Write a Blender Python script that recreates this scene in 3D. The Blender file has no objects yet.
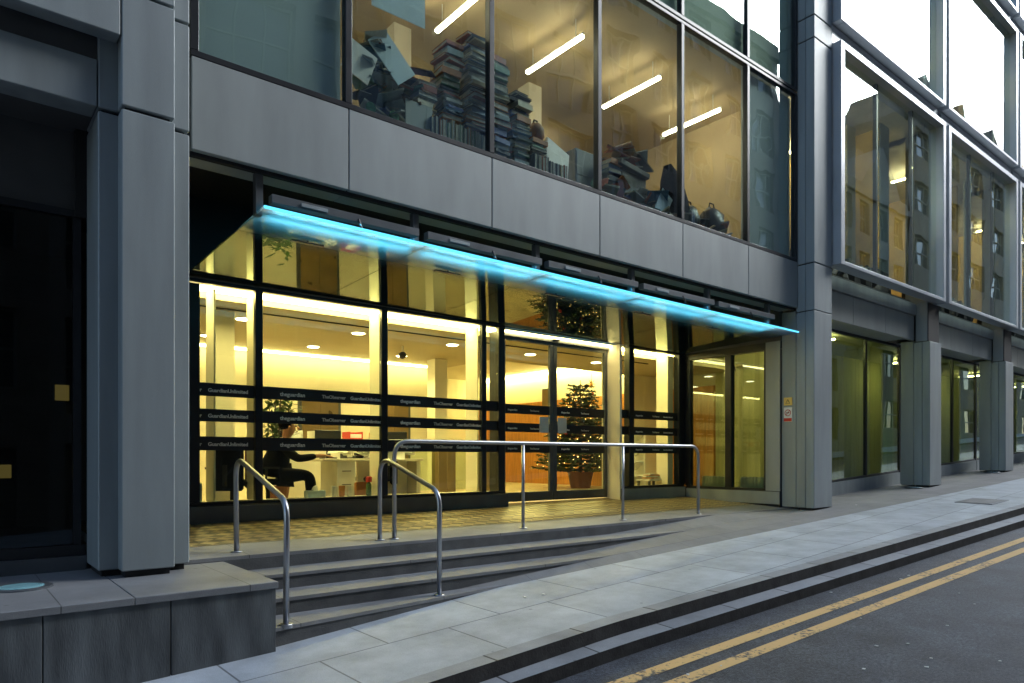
import bpy, bmesh, math, random
from mathutils import Vector, Matrix
random.seed(7)
C = bpy.context.scene.collection
PI = math.pi

# ------------------------------------------------------------------ materials
def new_mat(name):
    m = bpy.data.materials.new(name); m.use_nodes = True
    nt = m.node_tree
    return m, nt, nt.nodes['Principled BSDF'], nt.nodes['Material Output']

def N(nt, t, **kw):
    n = nt.nodes.new(t)
    for k, v in kw.items():
        if k.startswith('i_'): n.inputs[k[2:].replace('_', ' ')].default_value = v
        else: setattr(n, k, v)
    return n

def ocoord(nt, rot=0, scale=(1,1,1)):
    tc = nt.nodes.new('ShaderNodeTexCoord')
    mp = nt.nodes.new('ShaderNodeMapping')
    mp.inputs['Rotation'].default_value = (0, 0, rot) if not isinstance(rot, tuple) else rot
    mp.inputs['Scale'].default_value = scale
    nt.links.new(tc.outputs['Object'], mp.inputs['Vector'])
    return mp.outputs['Vector']

def mat(name, col, rough=.5, metal=0, var=.12, nscale=3, bump=0, bscale=60, spec=.5, stretch=(1,1,1)):
    m, nt, p, out = new_mat(name)
    p.inputs['Roughness'].default_value = rough
    p.inputs['Metallic'].default_value = metal
    p.inputs['Specular IOR Level'].default_value = spec
    v = ocoord(nt, 0, stretch)
    n = N(nt, 'ShaderNodeTexNoise'); n.inputs['Scale'].default_value = nscale; n.inputs['Detail'].default_value = 6
    nt.links.new(v, n.inputs['Vector'])
    r = N(nt, 'ShaderNodeMapRange'); r.inputs['From Min'].default_value = .3; r.inputs['From Max'].default_value = .7
    r.inputs['To Min'].default_value = 1 - var; r.inputs['To Max'].default_value = 1 + var
    nt.links.new(n.outputs['Fac'], r.inputs['Value'])
    mx = N(nt, 'ShaderNodeMix', data_type='RGBA', blend_type='MULTIPLY'); mx.inputs['Factor'].default_value = 1
    mx.inputs['A'].default_value = (*col, 1)
    nt.links.new(r.outputs['Result'], mx.inputs['B'])
    nt.links.new(mx.outputs['Result'], p.inputs['Base Color'])
    r2 = N(nt, 'ShaderNodeMapRange'); r2.inputs['To Min'].default_value = max(0, rough-.08); r2.inputs['To Max'].default_value = min(1, rough+.08)
    nt.links.new(n.outputs['Fac'], r2.inputs['Value']); nt.links.new(r2.outputs['Result'], p.inputs['Roughness'])
    if bump:
        b = N(nt, 'ShaderNodeTexNoise'); b.inputs['Scale'].default_value = bscale; b.inputs['Detail'].default_value = 4
        nt.links.new(v, b.inputs['Vector'])
        bp = N(nt, 'ShaderNodeBump'); bp.inputs['Strength'].default_value = bump; bp.inputs['Distance'].default_value = .01
        nt.links.new(b.outputs['Fac'], bp.inputs['Height']); nt.links.new(bp.outputs['Normal'], p.inputs['Normal'])
    return m

def slab_mat(name, c1, c2, mortar, bw, rh, rot=0, rough=.6, msize=.006, off=.5, stain=.25, gain=1, plane='xy'):
    """stone slabs with joints, stains and fine grain"""
    m, nt, p, out = new_mat(name)
    v = ocoord(nt, (0, 0, rot) if plane == 'xy' else (PI/2, 0, 0))
    br = N(nt, 'ShaderNodeTexBrick', offset=off)
    br.inputs['Scale'].default_value = 1; br.inputs['Mortar Size'].default_value = msize
    br.inputs['Mortar Smooth'].default_value = .2
    br.inputs['Brick Width'].default_value = bw; br.inputs['Row Height'].default_value = rh
    br.inputs['Color1'].default_value = (*c1, 1); br.inputs['Color2'].default_value = (*c2, 1); br.inputs['Mortar'].default_value = (*mortar, 1)
    wn = N(nt, 'ShaderNodeTexNoise'); wn.inputs['Scale'].default_value = 1.4
    nt.links.new(v, wn.inputs['Vector'])
    ad = N(nt, 'ShaderNodeVectorMath', operation='MULTIPLY_ADD'); ad.inputs[1].default_value = (.012,)*3
    nt.links.new(wn.outputs['Color'], ad.inputs[0]); nt.links.new(v, ad.inputs[2])
    nt.links.new(ad.outputs[0], br.inputs['Vector'])
    n = N(nt, 'ShaderNodeTexNoise'); n.inputs['Scale'].default_value = 1.7; n.inputs['Detail'].default_value = 9; n.inputs['Roughness'].default_value = .65
    nt.links.new(v, n.inputs['Vector'])
    r = N(nt, 'ShaderNodeMapRange'); r.inputs['From Min'].default_value = .3; r.inputs['From Max'].default_value = .7
    r.inputs['To Min'].default_value = 1-stain; r.inputs['To Max'].default_value = 1+stain*.6
    nt.links.new(n.outputs['Fac'], r.inputs['Value'])
    g = N(nt, 'ShaderNodeTexNoise'); g.inputs['Scale'].default_value = 160; g.inputs['Detail'].default_value = 3
    nt.links.new(v, g.inputs['Vector'])
    r3 = N(nt, 'ShaderNodeMapRange'); r3.inputs['From Min'].default_value = .3; r3.inputs['From Max'].default_value = .7
    r3.inputs['To Min'].default_value = .86; r3.inputs['To Max'].default_value = 1.12
    nt.links.new(g.outputs['Fac'], r3.inputs['Value'])
    mm = N(nt, 'ShaderNodeMath', operation='MULTIPLY'); nt.links.new(r.outputs['Result'], mm.inputs[0]); nt.links.new(r3.outputs['Result'], mm.inputs[1])
    mx = N(nt, 'ShaderNodeMix', data_type='RGBA', blend_type='MULTIPLY'); mx.inputs['Factor'].default_value = 1
    nt.links.new(br.outputs['Color'], mx.inputs['A']); nt.links.new(mm.outputs[0], mx.inputs['B'])
    vo = N(nt, 'ShaderNodeTexVoronoi'); vo.inputs['Scale'].default_value = 3.2; nt.links.new(v, vo.inputs['Vector'])
    cg = N(nt, 'ShaderNodeValToRGB'); cg.color_ramp.elements[0].position = .045; cg.color_ramp.elements[0].color = (.55,.55,.55,1)
    cg.color_ramp.elements[1].position = .07; cg.color_ramp.elements[1].color = (1,1,1,1); nt.links.new(vo.outputs['Distance'], cg.inputs[0])
    m2 = N(nt, 'ShaderNodeMix', data_type='RGBA', blend_type='MULTIPLY'); m2.inputs['Factor'].default_value = 1 if plane == 'xy' else 0
    nt.links.new(mx.outputs['Result'], m2.inputs['A']); nt.links.new(cg.outputs[0], m2.inputs['B'])
    nt.links.new(m2.outputs['Result'], p.inputs['Base Color'])
    p.inputs['Roughness'].default_value = rough
    sb = N(nt, 'ShaderNodeMath', operation='MULTIPLY_ADD'); sb.inputs[1].default_value = -3
    nt.links.new(br.outputs['Fac'], sb.inputs[0]); nt.links.new(g.outputs['Fac'], sb.inputs[2])
    bp = N(nt, 'ShaderNodeBump'); bp.inputs['Strength'].default_value = .35; bp.inputs['Distance'].default_value = .004
    nt.links.new(sb.outputs[0], bp.inputs['Height']); nt.links.new(bp.outputs['Normal'], p.inputs['Normal'])
    return m

def glass(name, tint=(.8,.9,.88), r0=.06, r1=.85, power=4, rough=0., wob=0.):
    m, nt, p, out = new_mat(name); nt.nodes.remove(p)
    lw = N(nt, 'ShaderNodeLayerWeight'); lw.inputs['Blend'].default_value = .5
    pw = N(nt, 'ShaderNodeMath', operation='POWER'); pw.inputs[1].default_value = power
    nt.links.new(lw.outputs['Facing'], pw.inputs[0])
    ma = N(nt, 'ShaderNodeMath', operation='MULTIPLY_ADD'); ma.inputs[1].default_value = r1; ma.inputs[2].default_value = r0
    nt.links.new(pw.outputs[0], ma.inputs[0])
    tr = N(nt, 'ShaderNodeBsdfTransparent'); tr.inputs['Color'].default_value = (*tint, 1)
    gl = N(nt, 'ShaderNodeBsdfGlossy'); gl.inputs['Roughness'].default_value = rough; gl.inputs['Color'].default_value = (.93,.98,1,1)
    if wob:
        v = ocoord(nt)
        n = N(nt, 'ShaderNodeTexNoise'); n.inputs['Scale'].default_value = .8; n.inputs['Detail'].default_value = 1.5
        nt.links.new(v, n.inputs['Vector'])
        bp = N(nt, 'ShaderNodeBump'); bp.inputs['Strength'].default_value = wob; bp.inputs['Distance'].default_value = .03
        nt.links.new(n.outputs['Fac'], bp.inputs['Height']); nt.links.new(bp.outputs['Normal'], gl.inputs['Normal'])
    mx = N(nt, 'ShaderNodeMixShader')
    nt.links.new(ma.outputs[0], mx.inputs[0]); nt.links.new(tr.outputs[0], mx.inputs[1]); nt.links.new(gl.outputs[0], mx.inputs[2])
    nt.links.new(mx.outputs[0], out.inputs['Surface'])
    return m

def emit(name, col, s):
    m, nt, p, out = new_mat(name); nt.nodes.remove(p)
    e = N(nt, 'ShaderNodeEmission'); e.inputs['Color'].default_value = (*col, 1); e.inputs['Strength'].default_value = s
    nt.links.new(e.outputs[0], out.inputs['Surface']); return m

M = {}
M['clad'] = mat('cladding', (.262,.298,.308), .52, .1, .13, 1.3, .12, 90, .5, (4,4,.5))
M['clad_warm'] = mat('cladding_warm', (.275,.305,.305), .5, .1, .11, 1.1, .12, 90, .5, (3,3,.7))
M['frame_metal'] = mat('frame_metal', (.42,.45,.48), .35, .5, .05, 2)
M['joint'] = mat('joint_gasket', (.015,.015,.016), .8)
M['soffit'] = mat('soffit_panel', (.08,.08,.08), .55, .1)
M['dark_metal'] = mat('dark_metal', (.022,.024,.028), .35, .3)
M['grey_metal'] = mat('grey_metal', (.12,.13,.14), .4, .5)
M['steel'] = mat('brushed_steel', (.36,.37,.39), .34, 1, .05, 8, .04, 300)
M['slab'] = slab_mat('pavement_slab', (.42,.46,.49), (.35,.38,.41), (.15,.16,.17), 1.15, .80, -.03, .55, .008, .5, .32)
M['inner'] = slab_mat('inner_paving', (.20,.20,.195), (.17,.17,.17), (.10,.10,.10), .9, .45, 0, .6, .004, .5, .25)
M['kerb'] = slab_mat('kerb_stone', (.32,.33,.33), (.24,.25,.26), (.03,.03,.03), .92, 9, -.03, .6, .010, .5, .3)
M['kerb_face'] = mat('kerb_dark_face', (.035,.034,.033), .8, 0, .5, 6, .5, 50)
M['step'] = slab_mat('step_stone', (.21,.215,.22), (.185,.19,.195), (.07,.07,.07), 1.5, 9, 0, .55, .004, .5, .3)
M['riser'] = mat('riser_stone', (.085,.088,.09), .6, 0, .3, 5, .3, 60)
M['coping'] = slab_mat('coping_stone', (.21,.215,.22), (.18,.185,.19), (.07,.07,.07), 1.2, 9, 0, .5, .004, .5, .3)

def tile_mat():
    m, nt, p, out = new_mat('terrace_tile')
    v = ocoord(nt, PI/4)
    ch = N(nt, 'ShaderNodeTexChecker'); ch.inputs['Scale'].default_value = 7
    ch.inputs['Color1'].default_value = (.42,.31,.13,1); ch.inputs['Color2'].default_value = (.06,.05,.03,1)
    nt.links.new(v, ch.inputs['Vector'])
    n = N(nt, 'ShaderNodeTexNoise'); n.inputs['Scale'].default_value = 3; n.inputs['Detail'].default_value = 6
    nt.links.new(v, n.inputs['Vector'])
    mx = N(nt, 'ShaderNodeMix', data_type='RGBA', blend_type='MIX'); mx.inputs['B'].default_value = (.16,.125,.07,1)
    r = N(nt, 'ShaderNodeMapRange'); r.inputs['From Min'].default_value = .3; r.inputs['From Max'].default_value = .75; r.inputs['To Min'].default_value = .0; r.inputs['To Max'].default_value = .7
    nt.links.new(n.outputs['Fac'], r.inputs['Value']); nt.links.new(r.outputs['Result'], mx.inputs['Factor'])
    nt.links.new(ch.outputs['Color'], mx.inputs['A']); nt.links.new(mx.outputs['Result'], p.inputs['Base Color'])
    p.inputs['Roughness'].default_value = .42
    return m
M['tile'] = tile_mat()

def asphalt_mat():
    m, nt, p, out = new_mat('asphalt')
    v = ocoord(nt)
    n = N(nt, 'ShaderNodeTexNoise'); n.inputs['Scale'].default_value = 38; n.inputs['Detail'].default_value = 8; n.inputs['Roughness'].default_value = .8
    n2 = N(nt, 'ShaderNodeTexNoise'); n2.inputs['Scale'].default_value = 2.4; n2.inputs['Detail'].default_value = 7
    vo = N(nt, 'ShaderNodeTexVoronoi'); vo.inputs['Scale'].default_value = 34
    for q in (n, n2, vo): nt.links.new(v, q.inputs['Vector'])
    cr = N(nt, 'ShaderNodeValToRGB'); cr.color_ramp.elements[0].position = .40; cr.color_ramp.elements[0].color = (.012,.014,.018,1)
    cr.color_ramp.elements[1].position = .62; cr.color_ramp.elements[1].color = (.085,.094,.112,1)
    nt.links.new(n.outputs['Fac'], cr.inputs[0])
    cs = N(nt, 'ShaderNodeValToRGB'); cs.color_ramp.elements[0].position = .05; cs.color_ramp.elements[0].color = (3.4,3.4,3.4,1)
    cs.color_ramp.elements[1].position = .16; cs.color_ramp.elements[1].color = (1,1,1,1)
    nt.links.new(vo.outputs['Distance'], cs.inputs[0])
    r = N(nt, 'ShaderNodeMapRange'); r.inputs['From Min'].default_value = .3; r.inputs['From Max'].default_value = .7; r.inputs['To Min'].default_value = .5; r.inputs['To Max'].default_value = 1.5
    nt.links.new(n2.outputs['Fac'], r.inputs['Value'])
    a = N(nt, 'ShaderNodeMix', data_type='RGBA', blend_type='MULTIPLY'); a.inputs['Factor'].default_value = 1
    b = N(nt, 'ShaderNodeMix', data_type='RGBA', blend_type='MULTIPLY'); b.inputs['Factor'].default_value = 1
    nt.links.new(cr.outputs[0], a.inputs['A']); nt.links.new(cs.outputs[0], a.inputs['B'])
    nt.links.new(a.outputs['Result'], b.inputs['A']); nt.links.new(r.outputs['Result'], b.inputs['B'])
    nt.links.new(b.outputs['Result'], p.inputs['Base Color'])
    p.inputs['Roughness'].default_value = .62
    bp = N(nt, 'ShaderNodeBump'); bp.inputs['Strength'].default_value = 1; bp.inputs['Distance'].default_value = .012
    nt.links.new(n.outputs['Fac'], bp.inputs['Height']); nt.links.new(bp.outputs['Normal'], p.inputs['Normal'])
    return m
M['asphalt'] = asphalt_mat()

def paint_mat():
    """worn yellow road paint: gaps of asphalt show through"""
    m, nt, p, out = new_mat('yellow_paint')
    v = ocoord(nt)
    n = N(nt, 'ShaderNodeTexNoise'); n.inputs['Scale'].default_value = 22; n.inputs['Detail'].default_value = 7; n.inputs['Roughness'].default_value = .7
    n2 = N(nt, 'ShaderNodeTexNoise'); n2.inputs['Scale'].default_value = 1.3; n2.inputs['Detail'].default_value = 3
    nt.links.new(v, n.inputs['Vector']); nt.links.new(v, n2.inputs['Vector'])
    ad = N(nt, 'ShaderNodeMath', operation='MULTIPLY_ADD'); ad.inputs[1].default_value = .7
    nt.links.new(n2.outputs['Fac'], ad.inputs[0]); nt.links.new(n.outputs['Fac'], ad.inputs[2])
    cr = N(nt, 'ShaderNodeValToRGB'); cr.color_ramp.elements[0].position = .90; cr.color_ramp.elements[0].color = (.68,.44,.17,1)
    cr.color_ramp.elements[1].position = 1.0; cr.color_ramp.elements[1].color = (.09,.08,.07,1)
    nt.links.new(ad.outputs[0], cr.inputs[0]); nt.links.new(cr.outputs[0], p.inputs['Base Color'])
    p.inputs['Roughness'].default_value = .65
    return m
M['yellow'] = paint_mat()
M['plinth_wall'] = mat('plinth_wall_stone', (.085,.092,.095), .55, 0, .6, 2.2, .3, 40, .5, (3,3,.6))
M['glass'] = glass('clear_glass', (.86,.93,.84), .04, .7, 4)
M['glass_lobby'] = glass('lobby_glass', (.93,.96,.85), .03, .5, 4)
M['glass_office'] = glass('office_glass', (.90,.96,.93), .08, .55, 3.2, 0, .3)
M['glass_wing'] = glass('wing_glass', (.88,.95,.88), .07, .5, 2.6, 0, .08)
M['glass_shop'] = glass('shop_glass', (.66,.78,.62), .05, .75, 3.5, 0, .08)
M['glass_dark'] = glass('dark_glass', (.4,.45,.45), .03, .4, 4)
M['glass_return'] = glass('return_glass', (.62,.70,.60), .05, .75, 3, 0, .05)
M['canopy_glass'] = glass('canopy_glass', (.5,.6,.55), .18, .75, 2.2)
def frosted_canopy():
    m = glass('canopy_front_glass', (.42,.52,.46), .07, .36, 2.0)
    nt = m.node_tree; out = nt.nodes['Material Output']; src = out.inputs['Surface'].links[0].from_socket
    tc = N(nt,'ShaderNodeTexCoord'); sp = N(nt,'ShaderNodeSeparateXYZ'); nt.links.new(tc.outputs['Object'], sp.inputs[0])
    r = N(nt,'ShaderNodeMapRange', interpolation_type='SMOOTHSTEP'); r.inputs['From Min'].default_value = 6.6; r.inputs['From Max'].default_value = 7.5
    r.inputs['To Min'].default_value = .5; r.inputs['To Max'].default_value = 0
    nt.links.new(sp.outputs['Y'], r.inputs['Value'])
    tl = N(nt,'ShaderNodeBsdfTranslucent'); tl.inputs['Color'].default_value = (.8,.85,.85,1)
    mx = N(nt,'ShaderNodeMixShader'); nt.links.new(r.outputs['Result'], mx.inputs[0]); nt.links.new(src, mx.inputs[1]); nt.links.new(tl.outputs[0], mx.inputs[2])
    nt.links.new(mx.outputs[0], out.inputs['Surface']); return m
M['canopy_glass'] = frosted_canopy()
M['white'] = mat('white_paint', (.75,.74,.70), .5)
M['cream'] = mat('cream_wall', (.78,.72,.56), .6, 0, .03)
M['warm_wall'] = mat('warm_office_wall', (.66,.52,.24), .7, 0, .1)
M['ceil'] = mat('lobby_ceiling', (.46,.38,.25), .6, 0, .05)
M['ceil_office'] = mat('office_ceiling', (.50,.38,.21), .8, 0, .1, 1.5)
M['wood_orange'] = mat('orange_wood', (.56,.24,.05), .4, 0, .25, 3, 0, 60, .5, (1,9,.6))
M['floor_in'] = mat('lobby_floor_stone', (.50,.42,.25), .3, 0, .1)
M['lift'] = mat('lift_door_bronze', (.28,.20,.10), .3, .6, .1)
M['black'] = mat('black_plastic', (.015,.015,.017), .45)
M['blackfab'] = mat('black_fabric', (.010,.011,.018), .95, 0, .2, 3, 0, 60, .1)
M['redfab'] = mat('dark_red_fabric', (.10,.012,.015), .9)
M['skin'] = mat('skin', (.50,.24,.13), .5, 0, .05)
M['hair'] = mat('hair', (.010,.007,.005), .95, 0, .1, 3, 0, 60, .1)
M['pot'] = mat('brown_pot', (.16,.06,.03), .5)
M['leaf'] = mat('green_leaf', (.06,.12,.03), .5, 0, .4, 8)
M['needle'] = mat('fir_needle', (.045,.075,.03), .6, 0, .4, 8)
M['bark'] = mat('bark', (.09,.06,.04), .9, 0, .3)
M['blind'] = mat('pale_blind', (.40,.46,.47), .7, 0, .08, .8)
M['pages'] = mat('book_pages', (.38,.37,.33), .8, 0, .2, 30)
M['paper'] = mat('paper', (.70,.70,.66), .7)
M['paleblue'] = mat('pale_blue_board', (.50,.62,.68), .6)
M['red'] = mat('red_plastic', (.55,.03,.02), .4)
M['orange'] = mat('orange_card', (.60,.25,.06), .6)
M['yellowsign'] = mat('yellow_sign', (.75,.50,.12), .5, 0, .05)
M['opp_brick'] = slab_mat('opposite_brick', (.13,.10,.08), (.10,.08,.065), (.15,.14,.12), .45, .15, 0, .8, .012, .5, .3, 1, 'xz')
M['opp_stone'] = mat('opposite_stone', (.15,.135,.12), .8, 0, .25, .7, .2, 10)
M['opp_frame'] = mat('opposite_window_frame', (.2,.2,.19), .6)
M['opp_glass'] = mat('opposite_window_glass', (.03,.035,.04), .08, 0, .3, 1, 0, 60, .8)
M['olive'] = mat('olive_curtain', (.50,.48,.24), .8, 0, .2, 1, 0, 60, .5, (9,9,.3))
M['carpet'] = mat('grey_carpet', (.12,.12,.11), .9)
M['gold'] = mat('gold_bauble', (.7,.4,.08), .2, .9)
M['disc'] = mat('compact_disc', (.25,.55,.35), .12, .9, .6, 30)
WARM = (1, .74, .28)
M['cove'] = emit('cove_light', (1,.84,.36), 10)
M['wash'] = emit('wall_wash_light', (1,.84,.34), 11)
M['down'] = emit('downlight_lens', (1,.88,.6), 12)
M['tube'] = emit('fluorescent_tube', (1,.86,.6), 15)
M['tube_dim'] = emit('dim_fluorescent_tube', (1,.80,.42), 22)
M['cyan'] = emit('cyan_led', (.10,.62,1), 26)
M['cyan_edge'] = emit('cyan_glass_edge', (.12,.65,1), .55)
M['fairy'] = emit('fairy_light', (1,.62,.2), 3.5)
M['screen'] = emit('monitor_screen', (.7,.85,1), .8)
M['uplens'] = mat('uplight_lens', (.25,.50,.55), .08, 0, .2, 8, 0, 60, 1)

# ------------------------------------------------------------------ mesh builder
class MB:
    def __init__(s): s.v = []; s.f = []; s.mi = []; s.cur = 0
    def mat(s, i): s.cur = i; return s
    def quad(s, *p):
        b = len(s.v); s.v += [tuple(q) for q in p]; s.f.append(tuple(range(b, b+len(p)))); s.mi.append(s.cur); return s
    def box(s, x0, x1, y0, y1, z0, z1, rot=None, piv=None):
        b = len(s.v)
        P = [(x0,y0,z0),(x1,y0,z0),(x1,y1,z0),(x0,y1,z0),(x0,y0,z1),(x1,y0,z1),(x1,y1,z1),(x0,y1,z1)]
        if rot is not None:
            pv = Vector(piv or ((x0+x1)/2,(y0+y1)/2,(z0+z1)/2))
            P = [tuple(rot @ (Vector(p)-pv) + pv) for p in P]
        s.v += P
        for q in ((0,3,2,1),(4,5,6,7),(0,1,5,4),(1,2,6,5),(2,3,7,6),(3,0,4,7)):
            s.f.append(tuple(b+i for i in q)); s.mi.append(s.cur)
        return s
    def prism(s, poly, z0, z1):
        """poly counter-clockwise in xy; z may be callables (x,y)->z"""
        n = len(poly); b = len(s.v)
        g = lambda z, p: z(*p) if callable(z) else z
        s.v += [(p[0],p[1],g(z0,p)) for p in poly] + [(p[0],p[1],g(z1,p)) for p in poly]
        s.f.append(tuple(b+i for i in range(n-1,-1,-1))); s.f.append(tuple(b+n+i for i in range(n)))
        s.mi += [s.cur]*2
        for i in range(n):
            j = (i+1) % n; s.f.append((b+i,b+j,b+n+j,b+n+i)); s.mi.append(s.cur)
        return s
    def tube(s, pts, r, seg=12, caps=True, radii=None):
        pts = [Vector(p) for p in pts]; b = len(s.v); n = len(pts)
        t0 = (pts[1]-pts[0]).normalized(); up = Vector((0,0,1)) if abs(t0.z) < .9 else Vector((1,0,0))
        a = t0.cross(up).normalized()
        for i, p in enumerate(pts):
            t = ((pts[min(i+1,n-1)]-pts[max(i-1,0)])).normalized()
            a = (a - t*a.dot(t)).normalized(); c = t.cross(a)
            rr = radii[i] if radii else r
            for k in range(seg):
                an = 2*PI*k/seg; s.v.append(tuple(p + (a*math.cos(an)+c*math.sin(an))*rr))
        for i in range(n-1):
            for k in range(seg):
                k2 = (k+1) % seg
                s.f.append((b+i*seg+k, b+i*seg+k2, b+(i+1)*seg+k2, b+(i+1)*seg+k)); s.mi.append(s.cur)
        if caps:
            s.f.append(tuple(b+k for k in range(seg-1,-1,-1))); s.f.append(tuple(b+(n-1)*seg+k for k in range(seg))); s.mi += [s.cur]*2
        return s
    def lathe(s, cx, cy, prof, seg=20):
        b = len(s.v); n = len(prof)
        for r, z in prof:
            for k in range(seg):
                an = 2*PI*k/seg; s.v.append((cx+r*math.cos(an), cy+r*math.sin(an), z))
        for i in range(n-1):
            for k in range(seg):
                k2 = (k+1)%seg; s.f.append((b+i*seg+k,b+i*seg+k2,b+(i+1)*seg+k2,b+(i+1)*seg+k)); s.mi.append(s.cur)
        s.f.append(tuple(b+k for k in range(seg-1,-1,-1))); s.f.append(tuple(b+(n-1)*seg+k for k in range(seg))); s.mi += [s.cur]*2
        return s
    def ball(s, c, r, sx=1, sy=1, sz=1, seg=12, rings=8, noise=0):
        prof = []
        b = len(s.v)
        for i in range(1, rings):
            th = PI*i/rings
            for k in range(seg):
                an = 2*PI*k/seg; q = 1 + random.uniform(-noise, noise)
                s.v.append((c[0]+r*sx*q*math.sin(th)*math.cos(an), c[1]+r*sy*q*math.sin(th)*math.sin(an), c[2]-r*sz*q*math.cos(th)))
        lo = len(s.v); s.v.append((c[0],c[1],c[2]-r*sz)); s.v.append((c[0],c[1],c[2]+r*sz))
        for i in range(rings-2):
            for k in range(seg):
                k2=(k+1)%seg; s.f.append((b+i*seg+k,b+i*seg+k2,b+(i+1)*seg+k2,b+(i+1)*seg+k)); s.mi.append(s.cur)
        for k in range(seg):
            k2=(k+1)%seg
            s.f.append((lo,b+k2,b+k)); s.f.append((lo+1,b+(rings-2)*seg+k,b+(rings-2)*seg+k2)); s.mi += [s.cur]*2
        return s
    def build(s, name, mats, parent=None, bevel=0, smooth=False, local=False):
        me = bpy.data.meshes.new(name); me.from_pydata(s.v, [], s.f)
        mats = mats if isinstance(mats, (list,tuple)) else [mats]
        for m in mats: me.materials.append(M[m] if isinstance(m, str) else m)
        for i, p in enumerate(me.polygons):
            p.material_index = s.mi[i]; p.use_smooth = smooth
        me.update()
        if bevel:
            bm = bmesh.new(); bm.from_mesh(me)
            bmesh.ops.bevel(bm, geom=bm.edges[:], offset=bevel, segments=1, affect='EDGES', profile=.5)
            bm.to_mesh(me); bm.free()
        o = bpy.data.objects.new(name, me); C.objects.link(o)
        if parent:
            o.parent = parent
            if not local:
                q = parent; off = Vector((0,0,0))
                while q: off += q.location; q = q.parent
                o.location = -off
        return o

def tag(o, label=None, cat=None, group=None, kind=None):
    if label: o['label'] = label
    if cat: o['category'] = cat
    if group: o['group'] = group
    if kind: o['kind'] = kind
    return o
def thing(name, label, cat, loc=(0,0,0), rz=0, group=None):
    o = bpy.data.objects.new(name, None); C.objects.link(o); o.empty_display_size = .1
    o.location = loc; o.rotation_euler = (0,0,rz)
    return tag(o, label, cat, group)
def struct(o): o['kind'] = 'structure'; return o
def dup(root, loc, rz=0, label=None, group=None):
    r = root.copy(); C.objects.link(r); r.location = loc; r.rotation_euler = (0,0,rz)
    if label: r['label'] = label
    if group: r['group'] = group
    for ch in list(root.children):
        c = ch.copy(); C.objects.link(c); c.parent = r
        for g in ch.children:
            d = g.copy(); C.objects.link(d); d.parent = c
    return r
def fillet(pts, r, n=6):
    pts = [Vector(p) for p in pts]; out = [pts[0]]
    for i in range(1, len(pts)-1):
        a, b, c = pts[i-1], pts[i], pts[i+1]
        u = (a-b).normalized(); w = (c-b).normalized()
        ang = u.angle(w); d = min(r/math.tan(ang/2), (a-b).length*.45, (c-b).length*.45)
        p0 = b+u*d; p1 = b+w*d
        for k in range(n+1):
            t = k/n; out.append(p0*(1-t)**2 + b*2*t*(1-t) + p1*t*t)
    out.append(pts[-1]); return out

# ------------------------------------------------------------------ ground
def kerbY(X): return 4.06 - .027*(X-3) - .07*max(0, 4.4-X)
def tierY(X): return 3.86 - .030*(X-4) - .045*max(0, 4.4-X)
def lineY(X, o): return o - .030*(X-4)
def Yb(X): return 5.72 - .025*(X-4.5)
def P(X, Y): return -.745 + .0545*X + .02*(Y-5.45)
def lerp(a, b, t): return a + (b-a)*t
def right(X, Y): return -.085 + .0535*(X-12) + .01*(Y-5.85)
def row(X, tip, z, sl, Y):
    if X >= 12: return right(X, Y)
    if X < tip: return z + sl*(X-tip)
    return lerp(z, right(12, Y), (X-tip)/(12-tip))
def rows(X):
    R = [(Yb(X), P(X, Yb(X)) if X < 12 else right(X, Yb(X))),
         (min(5.85, 5.85), row(X, 6.2, -.34, .065, 5.85)), (6.25, row(X, 8.3, -.20, .06, 6.25)), (6.65, row(X, 9.6, -.062, .055, 6.65))]
    if X >= 12: R.append((7.6, right(X, 7.6)))
    else: R.append((7.6, row(X, 9.6, -.11, .055, 7.6)-.08))
    return R
def outer_z(X, Y):
    return (P(X, Y) if X < 12 else lerp(P(X,Y), right(X,Y), max(0,min(1,(Y-4)/1.6))))
XS = [-30+1.0*i for i in range(30)] + [.0+.3*i for i in range(50)] + [15+1*i for i in range(60)]
def grid(fn, xs):
    m = MB(); cols = [fn(x) for x in xs]
    for i in range(len(xs)-1):
        for j in range(len(cols[0])-1):
            a = (xs[i], *cols[i][j]); b = (xs[i+1], *cols[i+1][j]); c = (xs[i+1], *cols[i+1][j+1]); d = (xs[i], *cols[i][j+1])
            m.quad(a, b, c, d)
    return m
struct(grid(lambda x: [(y, outer_z(x, y)) for y in (kerbY(x)+.0, kerbY(x)+.16)], XS).build('kerb_top', 'kerb'))
struct(grid(lambda x: [(y, outer_z(x, y)) for y in (kerbY(x)+.16, (kerbY(x)+Yb(x))/2, Yb(x)+.001)], XS).build('pavement', 'slab'))
struct(grid(rows, XS).build('inner_pavement', 'inner'))
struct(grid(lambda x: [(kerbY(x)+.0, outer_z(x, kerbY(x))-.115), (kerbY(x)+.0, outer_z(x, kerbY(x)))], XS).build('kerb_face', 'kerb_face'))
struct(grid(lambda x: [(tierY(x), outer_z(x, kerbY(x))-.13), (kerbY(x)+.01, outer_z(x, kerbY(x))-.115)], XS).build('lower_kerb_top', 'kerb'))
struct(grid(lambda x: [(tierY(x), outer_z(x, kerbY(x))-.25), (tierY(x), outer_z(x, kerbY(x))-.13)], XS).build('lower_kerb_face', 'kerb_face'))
def road_z(x, y): return outer_z(x, kerbY(x)) - .235 + .02*(y-3.8)*(1 if y > 1 else 1)
struct(grid(lambda x: [(y, road_z(x, y)) for y in (-2.9, 1.5, tierY(x)+.01)], XS).build('road', 'asphalt'))
for o_ in (3.54, 3.27):
    struct(grid(lambda x: [(lineY(x, o_-.125), road_z(x, lineY(x, o_-.125))+.004), (lineY(x, o_), road_z(x, lineY(x, o_))+.004)], XS).build('yellow_line', 'yellow'))
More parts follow.
